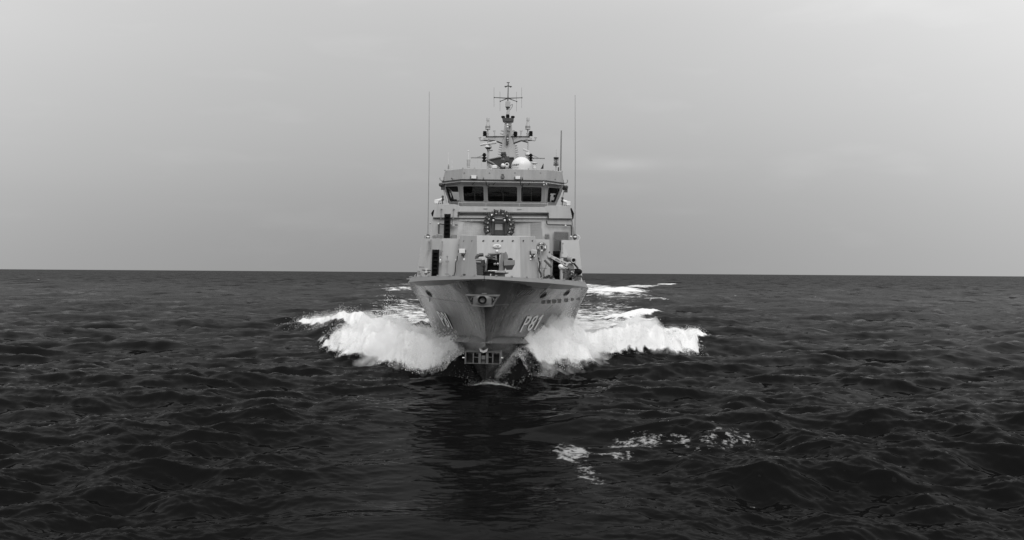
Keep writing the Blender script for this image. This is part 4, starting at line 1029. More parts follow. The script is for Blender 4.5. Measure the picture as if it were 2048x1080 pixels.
q = MB(); q.tube(P(952, 519.5, G - .1), P(964, 519.5, G - .1), .06); q.tube(P(952, 523.5, G - .1), P(962, 524.5, G - .1), .05); put(q, 'chute_clamp', GUNM, gun)
q = MB(); q.cbox(P(1000, 543.5, G - .15), .5, .06, .08); q.tube(P(976.5, 541.6, G - .12), P(993, 541.8, G - .12), .035); put(q, 'turntable_edge', METAL, gun)

# ------------------------------------------------------------------ deck crane
k0 = P(1140, 560, 12.3); k0.z = 4.15
crn = root('deck_crane', 'folded grey deck crane with lettered boom beside the port ladder', 'crane', k0)
K = 12.0
def cp(mb, name, m, **k): return put(mb, name, m, crn, **k)
q = MB(); a0, a1, a2, a3 = P(1101, 509.5, K), P(1138, 526.3, K - .4), P(1133.8, 533.5, K - .4), P(1099.5, 515.5, K)
q.panel([a0, a1, a2, a3], .32); bm_ = cp(q, 'crane_boom', PAINT2, bevel=.012)
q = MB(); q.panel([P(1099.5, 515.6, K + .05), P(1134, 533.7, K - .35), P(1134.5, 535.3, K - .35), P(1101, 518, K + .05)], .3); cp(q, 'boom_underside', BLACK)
vs, fs = text_mesh('SWL 7.2 M', .0, .03); tm = MB(); pts = []
for x, y, e in vs:
    u = lerp(.30, .88, x); v = lerp(.78, .30, y); b_ = lerp(lerp(a0, a1, u), lerp(a3, a2, u), v); pts.append(b_ + Vector((0, -.008, 0)))
tm.add(pts, fs); o = put(tm, 'boom_lettering', BLACK, crn, bm_)
q = MB(); q.panel([P(1092.5, 507.5, K + .2), P(1099.5, 506, K + .2), P(1103, 511, K + .2), P(1100, 517, K + .2), P(1105, 521, K + .2), P(1104, 527, K + .2), P(1095, 517, K + .2)], .3); q.tube(P(1099, 511, K - .1), P(1099, 511, K + .5), .12, n=12); cp(q, 'boom_tip', PAINT2)
q = MB(); q.path([P(1099, 503, K), P(1098.5, 506, K + .1)], .03); q.path([P(1101, 507.5, K), P(1107, 510, K)], .02); q.tube(P(1089, 520.5, K), P(1102, 533.5, K - .1), .06, n=8); q.path([P(1097, 532, K), P(1101, 531.5, K), P(1103, 535, K)], .04); q.path([P(1121, 514.5, K + .2), P(1133, 516, K + .1)], .02); cp(q, 'crane_hose', DARK)
q = MB(); q.panel([P(1138.4, 526, K - .35), P(1144, 527, K - .3), P(1148.5, 533, K - .3), P(1148, 541, K - .3), P(1142, 542, K - .3), P(1134.3, 533.5, K - .35)], .5); cp(q, 'crane_knuckle', GUNM, bevel=.015)
q = MB(); q.tube(P(1138, 517.5, K - .1), P(1147.0, 520.8, K - .5), .14, .15, 14); q.tube(P(1133.5, 514.5, K + .1), P(1139, 517, K + .1), .13, .13, 12); w_ = cp(q, 'crane_winch', SHADEP, smooth=True)
q = MB(); q.torus(P(1147.2, 520.7, K - .55), .13, .035, (-.2, 1, .1), 14, 6); put(q, 'winch_rim', PAINT, crn, w_, smooth=True)
q = MB(); q.lathe([(.11, 0), (.11, .06)], P(1147.2, 520.7, K - .55), (-.2, 1, .1), 14); put(q, 'winch_hub', BLACK, crn, w_)
q = MB(); q.path([P(1143, 524, K - .3), P(1149, 528, K - .3), P(1153, 533, K - .2), P(1156, 537, K - .2)], .06); q.path([P(1141, 539, K - .3), P(1147, 539.5, K - .35), P(1152, 538, K - .3)], .025); q.cbox(P(1132, 519.5, K), .3, .3, .25); q.cbox(P(1143.5, 520, K), .3, .3, .12); cp(q, 'crane_pipework', DARK)
q = MB(); q.ball(P(1156, 543.5, K - .2), .24, 12, .75); q.cbox(P(1153, 542, K - .25), .2, .3, .25); cp(q, 'hook_block', BLACK, smooth=True)
q = MB(); q.panel([P(1153, 546, K), P(1158, 547, K), P(1160, 561, K), P(1151, 561, K)], .3); cp(q, 'hook_cradle', PAINT2)
q = MB(); b = P(1143, 561, K + .2); b.z = 4.15; q.lathe([(.42, 0), (.42, .12), (.24, .2), (.24, .9)], b, n=14); q.cbox(b + Vector((-.1, 0, .55)), .75, .5, .5); q.cbox(b + Vector((.1, -.1, .22)), 1.0, .3, .2); cp(q, 'crane_base', BLACK)
q = MB(); q.tube(P(1136, 541, K - .1), P(1136.5, 551, K - .1), .16); q.cbox(P(1135, 546, K - .1), .22, .2, .5); cp(q, 'crane_valve_block', CHUTE)
q = MB()
for px in (1129, 1131.5): q.tube(P(px, 536, K - .2), P(px + .3, 560, K - .2), .03)
q.tube(P(1122, 545.5, K - .2), P(1132, 545.5, K - .2), .025); q.tube(P(1143, 545, K - .3), P(1151, 541, K - .3), .04); cp(q, 'crane_stay', SHADEP)
for pts, r_ in (([(1127, 559), (1128, 548), (1134, 546)], .03), ([(1136, 560), (1137, 552), (1146, 550), (1151, 555)], .05), ([(1147, 560), (1149, 546)], .04),
               ([(1133, 556), (1143, 553)], .06), ([(1155, 552), (1164, 553), (1166, 560)], .04), ([(1140, 544), (1147, 548), (1155, 548)], .045)):
    q = MB(); q.path([P(x, y, K - .35) for x, y in pts], r_, 6); cp(q, 'crane_pipe', DARK)
for x, y, w, h in ((1131, 553, .22, .35), (1149, 557, .3, .2), (1158, 557, .2, .25), (1128, 541, .14, .2)):
    q = MB(); q.cbox(P(x, y, K - .25), w, .25, h); cp(q, 'crane_valve', CHUTE, bevel=.01)
# vent post with a white cap beside the crane
q = MB(); p0 = P(1124.5, 562, 11.8); p0.z = 4.15; p1 = P(1124, 535.5, 11.8); q.tube(p0, p1, .11, .11, 12); q.cbox(P(1124, 536, 11.8), .3, .3, .12); o = put(q, 'vent_post', PAINT, ship, smooth=True)
q = MB(); q.ball(P(1121.5, 532.7, 11.75), .15, 12, .85); q.ball(P(1123.5, 534, 11.7), .12, 10); put(q, 'vent_cap', WHITE, ship, o, smooth=True)

# ------------------------------------------------------------------ lifebuoy, hoses, flag and small deck gear
c = P(1083, 494.5, 14.2)
lb = root('lifebuoy', 'ringed lifebuoy with white bands hung on the bulkhead beside the port floodlight', 'lifebuoy', c)
RBUOY = mat('lifebuoy_grey', .09, .55)
q = MB(); q.torus(c, .21, .055, (0, 1, 0), 28, 10); put(q, 'buoy_ring', RBUOY, lb, smooth=True)
for a in (20, 110, 200, 290):
    q = MB(); q.torus(c, .21, .058, (0, 1, 0), 5, 10, R(a), R(a + 38)); put(q, 'buoy_band', WHITE, lb, smooth=True)
q = MB(); q.torus(c + Vector((0, -.03, 0)), .29, .012, (0, 1, 0), 28, 5); put(q, 'grab_line', DARK, lb)
q = MB(); q.path([c + Vector((-.2, .0, .02)), c + Vector((.02, -.05, .04)), c + Vector((.03, -.05, -.10))], .03); q.cbox(c + Vector((.02, .02, 0)), .12, .1, .2); put(q, 'buoy_light', DARK, lb)
for x, y in ((1084, 486.5), (1091, 496.5)): sph_lamp(x, y, 14.1, .06)
def hose(name, label, pts, r, Y, base):
    h = root(name, label, 'hose', P(*base, Y))
    q = MB(); q.path([P(x, y, Yq) for x, y, Yq in pts], r, 6); put(q, 'hose_line', DARK, h)
    q = MB(); x, y, Yq = pts[-1]; p = P(x, y, Yq); q.torus(p + Vector((0, 0, .05)), .10, .03, (.3, .2, 1), 12, 5); q.cbox(p, .14, .14, .12); put(q, 'hose_coil', DARK, h)
hose('fire_hose', 'dark hose hanging down the starboard edge of the white trunk front', [(915, 512, 12.5), (914, 520, 12.4), (911.5, 525, 12.35), (911, 535, 12.3), (910.5, 543, 12.3), (908.5, 549, 12.25), (908.3, 554, 12.2)], .035, 12.3, (909, 558))
hose('deck_hose', 'dark hose hung in a loop below the lifebuoy on the port side', [(1077, 515, 12.9), (1080, 527, 12.8), (1078, 540, 12.7), (1082, 548, 12.7), (1084, 557, 12.6)], .05, 12.7, (1084, 560))
q = MB(); q.path([P(1078, 494, 12.6), P(1080.5, 493.5, 12.6), P(1081.5, 510, 12.5), P(1083, 530, 12.4), P(1085, 557, 12.3)], .03); q.path([P(1086, 556, 12.9), P(1089, 540, 13), P(1093, 528, 13.2)], .03); q.cbox(P(1087, 536.5, 13), .4, .05, .05); q.cbox(P(1087.5, 548, 13), .1, .1, .5); put(q, 'hydrant_pipes', SHADEP, ship)
sph_lamp(911.5, 520.3, 12.6, .06); sph_lamp(1080, 521, 12.6, .055); sph_lamp(880.8, 520.3, 13.1, .075); 
q = MB(); q.cbox(P(881, 523, 13.1), .12, .15, .12); q.torus(P(881.5, 516, 13.15), .07, .025, (0, 1, 0), 10, 5); put(q, 'alarm_horn', PAINT2, ship)
q = MB(); q.cbox(P(931, 550.5, 11.9), .25, .25, .14); q.cbox(P(934, 551, 11.9), .14, .2, .16); q.path([P(926, 554, 12), P(926, 548.5, 12), P(932, 548.5, 12)], .025); put(q, 'towing_eye', DARK, ship)
q = MB(); b = P(1098, 556, 12.8)
for k in range(5): q.cbox(b + Vector((.1 * (k - 2), .05 * (k % 2), .05 * ((k * 7) % 3))), .16, .2, .16)
put(q, 'deck_cleats', DARK, ship)
# bollard and fairlead gear on the starboard side
bb = P(852.5, 558, 12.6); bb.z = 4.15
q = MB(); tz = P(852.5, 537, 12.6).z - 4.15
q.lathe([(.16, 0), (.14, tz * .45), (.17, tz * .5), (.13, tz * .55), (.13, tz * .92), (.10, tz)], bb, n=14); bo = put(q, 'capstan', PAINT2, ship, smooth=True)
q = MB(); q.tube(P(844, 540, 12.5), P(862, 541, 12.5), .03); q.tube(P(849, 547, 12.5), P(860, 544.5, 12.5), .03); q.tube(P(849.5, 547.3, 12.4), P(854.5, 547.3, 12.4), .04); put(q, 'capstan_bar', DARK, ship, bo)
q = MB(); q.ball(P(840.5, 533.5, 12.9), .08, 10, .7); q.cbox(P(844, 534.5, 12.9), .22, .2, .08); q.ball(P(838, 547, 12.9), .10, 8, .7); q.cbox(P(837, 545, 12.9), .12, .2, .2); put(q, 'deck_valves', SHADEP, ship)
q = MB(); q.path([P(813, 558, 12), P(826, 557.5, 12), P(831, 549, 12.4)], .025); q.tube(P(819, 559, 12), P(827, 556, 12), .05); put(q, 'fairlead', SHADEP, ship)
q = MB()
for x, y in ((1158, 549), (1161, 553), (1150, 557)): q.cbox(P(x, y, 12.6), .2, .2, .16)
put(q, 'deck_valves', SHADEP, ship)
# --- ensign-like small dark flag on the port halyard
fb = P(1084.5, 338, 20.5)
fg = root('signal_flag', 'small dark flag drooping at the port side of the bridge roof', 'flag', fb)
q = MB(); nx, nz = 8, 6; vs = []; 
for i in range(nx + 1):
    for j in range(nz + 1):
        u, v = i / nx, j / nz; x = lerp(lerp(1081.2, 1086.9, u), lerp(1086.3, 1087.2, u), v); y = lerp(337.8, 327.0 + 1.5 * (1 - u), v)
        vs.append(P(x, y, 20.5 + .07 * math.sin(u * 9 + v * 2)))
q.add(vs, [(i * (nz + 1) + j, (i + 1) * (nz + 1) + j, (i + 1) * (nz + 1) + j + 1, i * (nz + 1) + j + 1) for i in range(nx) for j in range(nz)])
cl = put(q, 'flag_cloth', CLOTH, fg); md = cl.modifiers.new('thickness', 'SOLIDIFY'); md.thickness = .01
# --- after part of the ship, hidden from ahead but there
q = MB(); q.box(-3.6, 3.6, 31.5, 44, 4.2, 7.2); q.box(-2.4, 2.4, 33, 40, 7.2, 8.6); put(q, 'after_deckhouse', PAINT, ship, bevel=.03)
q = MB(); q.hexa([(-1.2, 34, 8.6), (1.2, 34, 8.6), (1.2, 38, 8.6), (-1.2, 38, 8.6), (-.8, 35, 10.2), (.8, 35, 10.2), (.8, 38, 10.2), (-.8, 38, 10.2)]); put(q, 'funnel', PAINT2, ship, bevel=.03)
q = MB(); wr = [Vector((W1[0].x, 17.7, W1[0].z)), Vector((W1[1].x, 17.7, W1[1].z)), Vector((W1[1].x, 31.5, W1[1].z)), Vector((W1[0].x, 31.5, W1[0].z))]; q.panel(wr, .1, (0, 0, -1)); q.panel([W0[0] + Vector((0, 14, 0)), W0[1] + Vector((0, 14, 0)), W1[1] + Vector((0, 14, 0)), W1[0] + Vector((0, 14, 0))], .1); put(q, 'superstructure_top', DECKM, ship)

# ------------------------------------------------------------------ the sea
rng = np.random.default_rng(11)
def tile(N_, L, kind, seed, lo, hi, wind=(0.25, -1.0), spread=2.0, slope=4.0):
    """periodic random field of unit variance: 'waves' with a directional spectrum, or isotropic 'noise'"""
    r = np.random.default_rng(seed)
    k1 = np.fft.fftfreq(N_, L / N_) * 2 * np.pi
    kx, ky = np.meshgrid(k1, k1, indexing='ij'); k = np.hypot(kx, ky); k[0, 0] = 1e9
    S = k ** (-slope) * ((k > 2 * np.pi / hi) & (k < 2 * np.pi / lo)) * np.exp(-(2 * np.pi / hi * 1.3 / k) ** 2)
    if kind == 'waves':
        w = np.array(wind) / np.hypot(*wind); c = (kx * w[0] + ky * w[1]) / k
        S = S * (np.abs(c) ** spread + 0.05)
    A = np.sqrt(S) * (r.standard_normal((N_, N_)) + 1j * r.standard_normal((N_, N_)))
    A[0, 0] = 0
    h = np.fft.ifft2(A).real; s = h.std()
    dx = np.fft.ifft2(-1j * kx / k * A).real; dy = np.fft.ifft2(-1j * ky / k * A).real
    return np.stack([h / s, dx / s, dy / s], -1).astype(np.float32), L
def samp(T, x, y, rot=0.0):
    F, L = T; n = F.shape[0]
    c, s = math.cos(rot), math.sin(rot)
    u = ((x * c + y * s) / L * n); v = ((-x * s + y * c) / L * n)
    i = np.floor(u).astype(np.int64); j = np.floor(v).astype(np.int64); fu = (u - i)[:, None].astype(np.float32); fv = (v - j)[:, None].astype(np.float32)
    i0 = i % n; j0 = j % n; i1 = (i + 1) % n; j1 = (j + 1) % n
    r = F[i0, j0] * (1 - fu) * (1 - fv) + F[i1, j0] * fu * (1 - fv) + F[i0, j1] * (1 - fu) * fv + F[i1, j1] * fu * fv
    dx = r[:, 1] * c - r[:, 2] * s; dy = r[:, 1] * s + r[:, 2] * c
    return r[:, 0], dx, dy
def sstep(a, b, x):
    t = np.clip((x - a) / (b - a), 0, 1); return t * t * (3 - 2 * t)

# polar grid round the camera's foot: fine where the sea is near, coarser outwards and behind
def spacing(d): return max(0.035, min(0.5 * d * d / (HC * 950.0), 0.022 * d))
rad = [2.0, 6.0, 10.0, 13.0]
while rad[-1] < 13.0 or rad[-1] < 26000: rad.append(rad[-1] + spacing(rad[-1]))
rad = np.array(rad)
fine = np.linspace(-R(33), R(33), 960)
coarse = np.concatenate([np.linspace(R(33), R(62), 110)[1:], np.linspace(R(62), math.pi * 2 - R(62), 40)[1:-1], np.linspace(math.pi * 2 - R(62), math.pi * 2 - R(33), 110)[:-1]])
ang = np.concatenate([fine, coarse])
nA, nR = len(ang), len(rad)
print('sea grid', nA, nR, nA * nR)
AA, RR = np.meshgrid(ang, rad, indexing='ij')
x = (np.sin(AA) * RR).ravel(); y = (np.cos(AA) * RR).ravel(); d = RR.ravel()
sp_d = np.array([spacing(v) for v in rad]); sp_ = np.broadcast_to(sp_d, AA.shape).ravel()

T1 = tile(1024, 260.0, 'waves', 3, 3.5, 30.0, (0.30, -1.0), 3.5, 3.5)
T2 = tile(1024, 97.0, 'waves', 5, 0.7, 6.0, (-0.15, -1.0), 3.0, 3.9)
T3 = tile(768, 23.0, 'waves', 8, 0.10, 1.5, (0.1, -1.0), 3.0, 3.7)
TN = tile(512, 40.0, 'noise', 21, 0.25, 8.0, slope=3.6)
TF = tile(512, 120.0, 'noise', 22, 1.0, 40.0, slope=3.4)

cth, sth = math.cos(YAW), math.sin(YAW)
def to_local(x, y):
    dx, dy = x - ORG.x, y - ORG.y
    return dx * cth - dy * sth, dx * sth + dy * cth
def to_world(X, Y):
    return ORG.x + X * cth + Y * sth, ORG.y - X * sth + Y * cth
# outer front of the thrown bow wave: half width at each distance aft of the stem head (starboard, port)
FY = [3.0, 4.1, 5.4, 6.8, 8.6, 10.5, 13.8, 15.6, 21.0, 28.0, 33.0, 39.0, 44.0, 60, 100, 160, 300]
FX = {-1: [0.0, 0.25, 1.2, 3.1, 6.0, 7.2, 8.5, 9.4, 10.6, 10.0, 10.0, 10.0, 12.0, 18.5, 22.0, 30, 40],
      1: [0.0, 0.25, 1.5, 3.1, 4.8, 5.6, 6.2, 10.3, 12.0, 13.6, 15.0, 15.9, 14.5, 16.5, 19.0, 28, 38]}
HYY = [3.0, 4.1, 5.4, 7.0, 9.0, 12.0, 16.0, 22.0, 28.0, 34.0, 39.0, 44.0, 60, 400]
HH = [0.0, 0.06, 0.55, 1.38, 1.85, 1.9, 1.5, 1.10, 1.0, 0.85, 0.45, 0.15, 0.1, 0.05]
halfv = np.array([half(v, 0.4) for v in np.linspace(0, 62, 200)])
def gnd(px, py):
    dv = fwd + right * ((px - 1024) / FPX) + up * ((540 - py) / FPX); k = -HC / dv.z
    return dv.x * k, dv.y * k
def blob2(x, y, cx, cy_, rx, ry): return np.exp(-(((x - cx) / rx) ** 2 + ((y - cy_) / ry) ** 2) ** 1.5)
def bow(x, y):
    """height added by the ship's waves, foam cover 0..1, depth of the thrown ridge"""
    X, Y = to_local(x, y)
    h = np.zeros_like(x); foam = np.zeros_like(x)
    near = (Y > 0) & (Y < 460) & (np.abs(X) < 75)
    idx = np.nonzero(near)[0]
    X = X[idx]; Y = Y[idx]; xs = x[idx]; ys = y[idx]
    f1 = samp(TF, xs * 1.0, ys * 1.0)[0]; n1 = samp(TN, xs, ys)[0]
    hh = np.zeros_like(X); ff = np.zeros_like(X); lift_all = np.zeros_like(X)
    hb = np.interp(Y, np.linspace(0, 62, 200), halfv, right=4.6)
    for s in (-1, 1):
        m = (X * s >= 0)
        grow = sstep(4, 9, Y)
        xf = np.interp(Y, FY, FX[s]) + np.interp(Y, [8, 12, 30, 38], [0, .9, 1.0, .2]) + grow * (f1 * 0.75 + n1 * 0.40) * np.clip(0.5 + Y / 30, 0, 1.6)
        u = xf - X * s                                 # metres inside the front
        H = np.interp(Y, HYY, HH)
        w = np.clip(0.75 * (xf - hb), 0.3, 3.0) * np.interp(Y, [38, 48], [1, .3])
        rise = sstep(0.0, 1.0, u / w)
        fall = 0.32 + 0.68 * np.exp(-np.maximum(u - w, 0) / np.interp(Y, [4, 10, 20, 40], [9, 4.5, 3.2, 2.2]))
        lift = H * rise * fall
        # trough hollow between the thrown sheet and the next fold
        fold = 0.45 * np.exp(-((u - np.interp(Y, [10, 40], [6.5, 6.0])) / 1.3) ** 2) * sstep(15, 22, Y) * (1 - sstep(40, 52, Y))
        lift = lift + fold
        cover = sstep(0.0, np.interp(Y, [12, 18], [.6, .8]), u / np.where(Y > 40, 5.0, np.clip(w, .6, 2.4))) * sstep(6.3, 8.2, Y + 0.45 * f1 + .35 * n1 + np.clip((X * s - hb), 0, 3) * 0.30)
        dens = np.interp(Y, [38, 43], [1, 0]) * np.exp(-np.maximum(u - w * 1.6, 0) / np.interp(Y, [6, 12, 20, 30, 45, 70], [22, 10, 4.0, 1.6, 1.2, 1.5]))
        dens = np.maximum(dens, np.interp(Y, [8, 14, 20, 30, 60, 90, 110, 140, 400], [.92, .78, .66, .62, .58, .53, .47, .46, .4]))
        tail = 1 - sstep(36, 42, Y) * (1 - np.interp(Y, [42, 60, 105, 125, 150, 230, 420], [1.05, 1.05, .95, .85, .7, .6, .4]))
        fo = cover * dens * np.where(Y > 40, tail, 1)
        # the outer end thins to lace and torn scraps
        fo *= 1 - .55 * sstep(26, 37, Y + 2.5 * f1 + 1.5 * n1) * (1 - sstep(40, 46, Y))
        gap = np.exp(-((Y - 24.0) / 4.0) ** 2) * np.exp(-((u - 3.5) / 1.5) ** 2)
        fo *= 1 - 0.55 * gap
        lift = lift + 0.10 * n1 * rise * (1 - sstep(.2, .7, fo)) * sstep(3.6, 5, Y) * (1 - sstep(12, 20, Y))
        hh = np.where(m, lift, hh); lift_all = np.where(m, lift, lift_all); ff = np.where(m, fo, ff)
    # rolling white patches far aft and a breaking crest on the port quarter
    for px, py, rx, ry, a, hgt in ((1225, 589, 9, 50, .76, .9), (1180, 585, 9, 80, .74, .5), (818, 579, 7, 40, .72, .6), (790, 570, 10, 60, .45, .2), (1190, 572, 9, 120, .6, 0), (1262, 587, 6, 25, .72, .5)):
        gx, gy = gnd(px, py); b_ = blob2(xs, ys, gx, gy, rx, ry); ff = np.maximum(ff, a * b_ * np.clip(1 + .25 * f1, .5, 1.3)); hh = hh + hgt * b_
    for (p0, p1, w_, hgt, a) in (((618, 657), (702, 671), 1.7, 1.15, 1.0), ((700, 669), (745, 668), 2.4, .6, .8), ((1238, 642), (1304, 630), 2.2, .75, .9), ((1310, 605), (1326, 604), 3.0, .5, .6), ((1270, 577), (1300, 574), 6, .7, .6), ((735, 597), (775, 594), 4, .4, .36), ((795, 606), (835, 604), 5, .4, .42), ((1325, 571), (1340, 570), 6, .7, .7), ((690, 616), (735, 615), 3.5, .45, .35)):
        ax0, ay0 = gnd(*p0); bx0, by0 = gnd(*p1); ex, ey = bx0 - ax0, by0 - ay0; L2 = ex * ex + ey * ey
        tt = ((xs - ax0) * ex + (ys - ay0) * ey) / L2; tc_ = np.clip(tt, 0, 1)
        dd = np.hypot(xs - ax0 - tc_ * ex + f1 * .5, (ys - ay0 - tc_ * ey) * .7 + n1 * .5) / w_
        g_ = np.exp(-dd ** 2); hh = hh + hgt * g_; ff = np.maximum(ff, a * sstep(.35, .85, g_))
    # cauliflower texture of the broken water
    n2 = samp(TN, xs * 2.3, ys * 2.3, 0.7)[0]; n3 = samp(TN, xs * 0.55 + 9, ys * 0.55, 1.3)[0]
    solid = sstep(0.62, 0.95, ff) * np.clip(1.3 - Y / 60, .25, 1)
    n4 = samp(TN, xs * 5.0, ys * 5.0, 1.9)[0]
    hh += solid * (0.20 * n3 + 0.15 * n1 + 0.09 * n2 + .035 * n4)
    hump = sstep(3.4, 4.2, Y) * (1 - sstep(6.5, 8.5, Y)) * (lift_all > .08)
    ff = np.maximum(ff, hump * np.where(X > 0, .34, .12))
    h[idx] = hh; foam[idx] = ff
    return h, foam
def base_waves(x, y, d, sp):
    w1 = np.clip(14.0 / (2.2 * sp), 0, 1); w2 = np.clip(2.6 / (2.2 * sp), 0, 1); w3 = np.clip(0.6 / (2.2 * sp), 0, 1)
    calm = 1 - 0.86 * np.exp(-(np.abs(x + .9) / 4.6) ** 3) * sstep(47, 41, y)           # slick of the camera boat's own wash
    h = np.zeros_like(x); ox = np.zeros_like(x); oy = np.zeros_like(x)
    for T, a, w, rot, ch in ((T1, 0.21, w1 * (.35 + .65 * calm) * (.62 + .38 * sstep(28, 75, d)), 0.0, .8), (T2, 0.086, w2 * calm, 0.25, .45), (T3, 0.025, w3 * calm, -0.15, .15)):
        b, bx, by = samp(T, x, y, rot); h += a * w * b; ox += a * w * ch * bx; oy += a * w * ch * by
    # diverging wash of the boat the picture is taken from
    ax_ = np.abs(x); ph = samp(TF, x * .8, y * .8)[0] * 0.8
    env = sstep(3.5, 8.0, ax_) * sstep(24, 15, ax_) * sstep(50, 30, y)
    h += 0.085 * env * np.sin(2 * math.pi * (ax_ + 0.16 * y) / 3.1 + ph)
    # one larger crest across the port foreground, broken foam on its near face
    cy_ = 30.5 + 0.25 * np.sin(x * .7) + 0.02 * (x - 5) ** 2 * 0.3; e = np.where(y > cy_, 2.6, 1.15)
    h += 0.34 * np.exp(-((y - cy_) / e) ** 2) * sstep(-0.5, 3.0, x) * sstep(17, 11, x)
    h -= 0.12 * np.exp(-((y - cy_ + 3.0) / 1.8) ** 2) * sstep(-0.5, 3.0, x) * sstep(17, 11, x)
    return h, ox, oy
h, ox, oy = base_waves(x, y, d, sp_)
hb_, foam = bow(x, y)
damp = 1 - 0.6 * np.clip(foam, 0, 1)
h = h * damp + hb_; ox *= damp; oy *= damp
# foam scraps: near foreground patch and a few far whitecaps on the highest crests
f1 = samp(TF, x * 1.7, y * 1.7, .4)[0]; f2 = samp(TN, x * .8, y * .8, .2)[0]
def blob(cx, cy_, rx, ry): return np.exp(-(((x - cx) / rx) ** 2 + ((y - cy_) / ry) ** 2) ** 1.5)
def gnd(px, py):
    dv = fwd + right * ((px - 1024) / FPX) + up * ((540 - py) / FPX); k = -HC / dv.z
    return dv.x * k, dv.y * k
scrap = np.zeros_like(x)
for px, py, rx, ry, a in ((1138, 900, .75, 2.1, .90), (1168, 940, .4, 1.2, .76), (1197, 955, .35, .6, .74), (1270, 885, 1.2, 1.1, .80), (1225, 906, .9, .5, .8), (1350, 888, .8, 1.0, .68), (1415, 893, 1.2, 1.1, .62), (1468, 886, 1.1, 1.2, .66), (1330, 918, .8, .5, .72), (1490, 985, .6, .3, .58)):
    gx, gy = gnd(px, py); scrap = np.maximum(scrap, a * blob(gx, gy, rx, ry))
scr = scrap * .69; foam2 = scr; isscrap = (scrap > .05).astype(np.float32); lx_, ly_ = to_local(x, y); isscrap = np.maximum(isscrap, ((np.abs(lx_) < 6) & (ly_ > 2.5) & (ly_ < 7.0)).astype(np.float32) * .8)
hs = samp(T2, x, y, 0.35)[0]
caps = sstep(3.1, 3.9, hs + 0.35 * samp(T1, x, y)[0]) * sstep(60, 110, d) * sstep(900, 500, d) * 0.7
foam = np.maximum(foam, np.maximum(foam2, caps))
x2 = x - ox; y2 = y - oy
V = np.stack([x2, y2, h], -1)
V[:, 2] = np.where(d > 3000, V[:, 2] * 0.2, V[:, 2])
i = np.arange(nA)[:, None]; j = np.arange(nR - 1)[None, :]; i2 = (i + 1) % nA
Fq = np.stack([i * nR + j, i2 * nR + j, i2 * nR + j + 1, i * nR + j + 1], -1).reshape(-1, 4)

def mesh_np(name, V, Fq, attrs=None, smooth=True):
    me = bpy.data.meshes.new(name)
    n, k = Fq.shape
    me.vertices.add(len(V)); me.vertices.foreach_set('co', np.ascontiguousarray(V, np.float32).ravel())
    me.loops.add(n * k); me.loops.foreach_set('vertex_index', np.ascontiguousarray(Fq, np.int32).ravel())
    me.polygons.add(n); me.polygons.foreach_set('loop_start', np.arange(0, n * k, k, dtype=np.int32))
    me.polygons.foreach_set('use_smooth', np.full(n, smooth, dtype=bool))
    for an, av in (attrs or {}).items():
        a = me.attributes.new(an, 'FLOAT', 'POINT'); a.data.foreach_set('value', np.ascontiguousarray(av, np.float32))
    me.update(calc_edges=True)
    return me
def sub(mask):
    """faces of the sea cut out as a mesh of their own"""
    f = Fq[mask]; u, inv = np.unique(f, return_inverse=True)
    return V[u], inv.reshape(f.shape), foam[u], u
ff = foam[Fq].mean(1); cx_ = x[Fq].mean(1); cyy = y[Fq].mean(1); LX, LY = to_local(cx_, cyy)
wake = (ff > 0.10) & (LY > 0) & (LY < 460)
bowm = wake & (LY < 47)
pm = bowm & (LX > 0); smk = bowm & (LX <= 0); wk = wake & ~bowm
fg_ = (ff > 0.12) & ~wake & (cyy < 40)
rest = ~(pm | smk | wk | fg_)

# --- water and foam material (a grey gloss colour dims the sky's mirror image evenly)
WATER_REFL = 0.30
SEA = bpy.data.materials.new('sea_water_and_foam'); SEA.use_nodes = True
nt = SEA.node_tree; nt.nodes.clear()
mo = N('ShaderNodeOutputMaterial'); wtr = N('ShaderNodeBsdfDiffuse'); wgl = N('ShaderNodeBsdfGlossy'); wmx = N('ShaderNodeMixShader'); wfr = N('ShaderNodeFresnel'); fom = N('ShaderNodeBsdfPrincipled'); mix = N('ShaderNodeMixShader')
wtr.inputs[0].default_value = (.004, .004, .004, 1)
wgl.inputs[0].default_value = (WATER_REFL,) * 3 + (1,); wgl.inputs['Roughness'].default_value = .07; wfr.inputs[0].default_value = 1.14
LK(wfr.outputs[0], wmx.inputs[0]); LK(wtr.outputs[0], wmx.inputs[1]); LK(wgl.outputs[0], wmx.inputs[2])
fom.inputs['Base Color'].default_value = (.64, .64, .64, 1); fom.inputs['Roughness'].default_value = .9; fom.inputs['Specular IOR Level'].default_value = .1
geo = N('ShaderNodeNewGeometry'); at = N('ShaderNodeAttribute'); at.attribute_name = 'foam'
def noise(scale, detail=4, rough=.55, st=(1, 1, 1)):
    m_ = N('ShaderNodeMapping'); m_.inputs['Scale'].default_value = st; LK(geo.outputs['Position'], m_.inputs[0])
    n = N('ShaderNodeTexNoise'); n.inputs['Scale'].default_value = scale; n.inputs['Detail'].default_value = detail; n.inputs['Roughness'].default_value = rough
    LK(m_.outputs[0], n.inputs['Vector']); return n
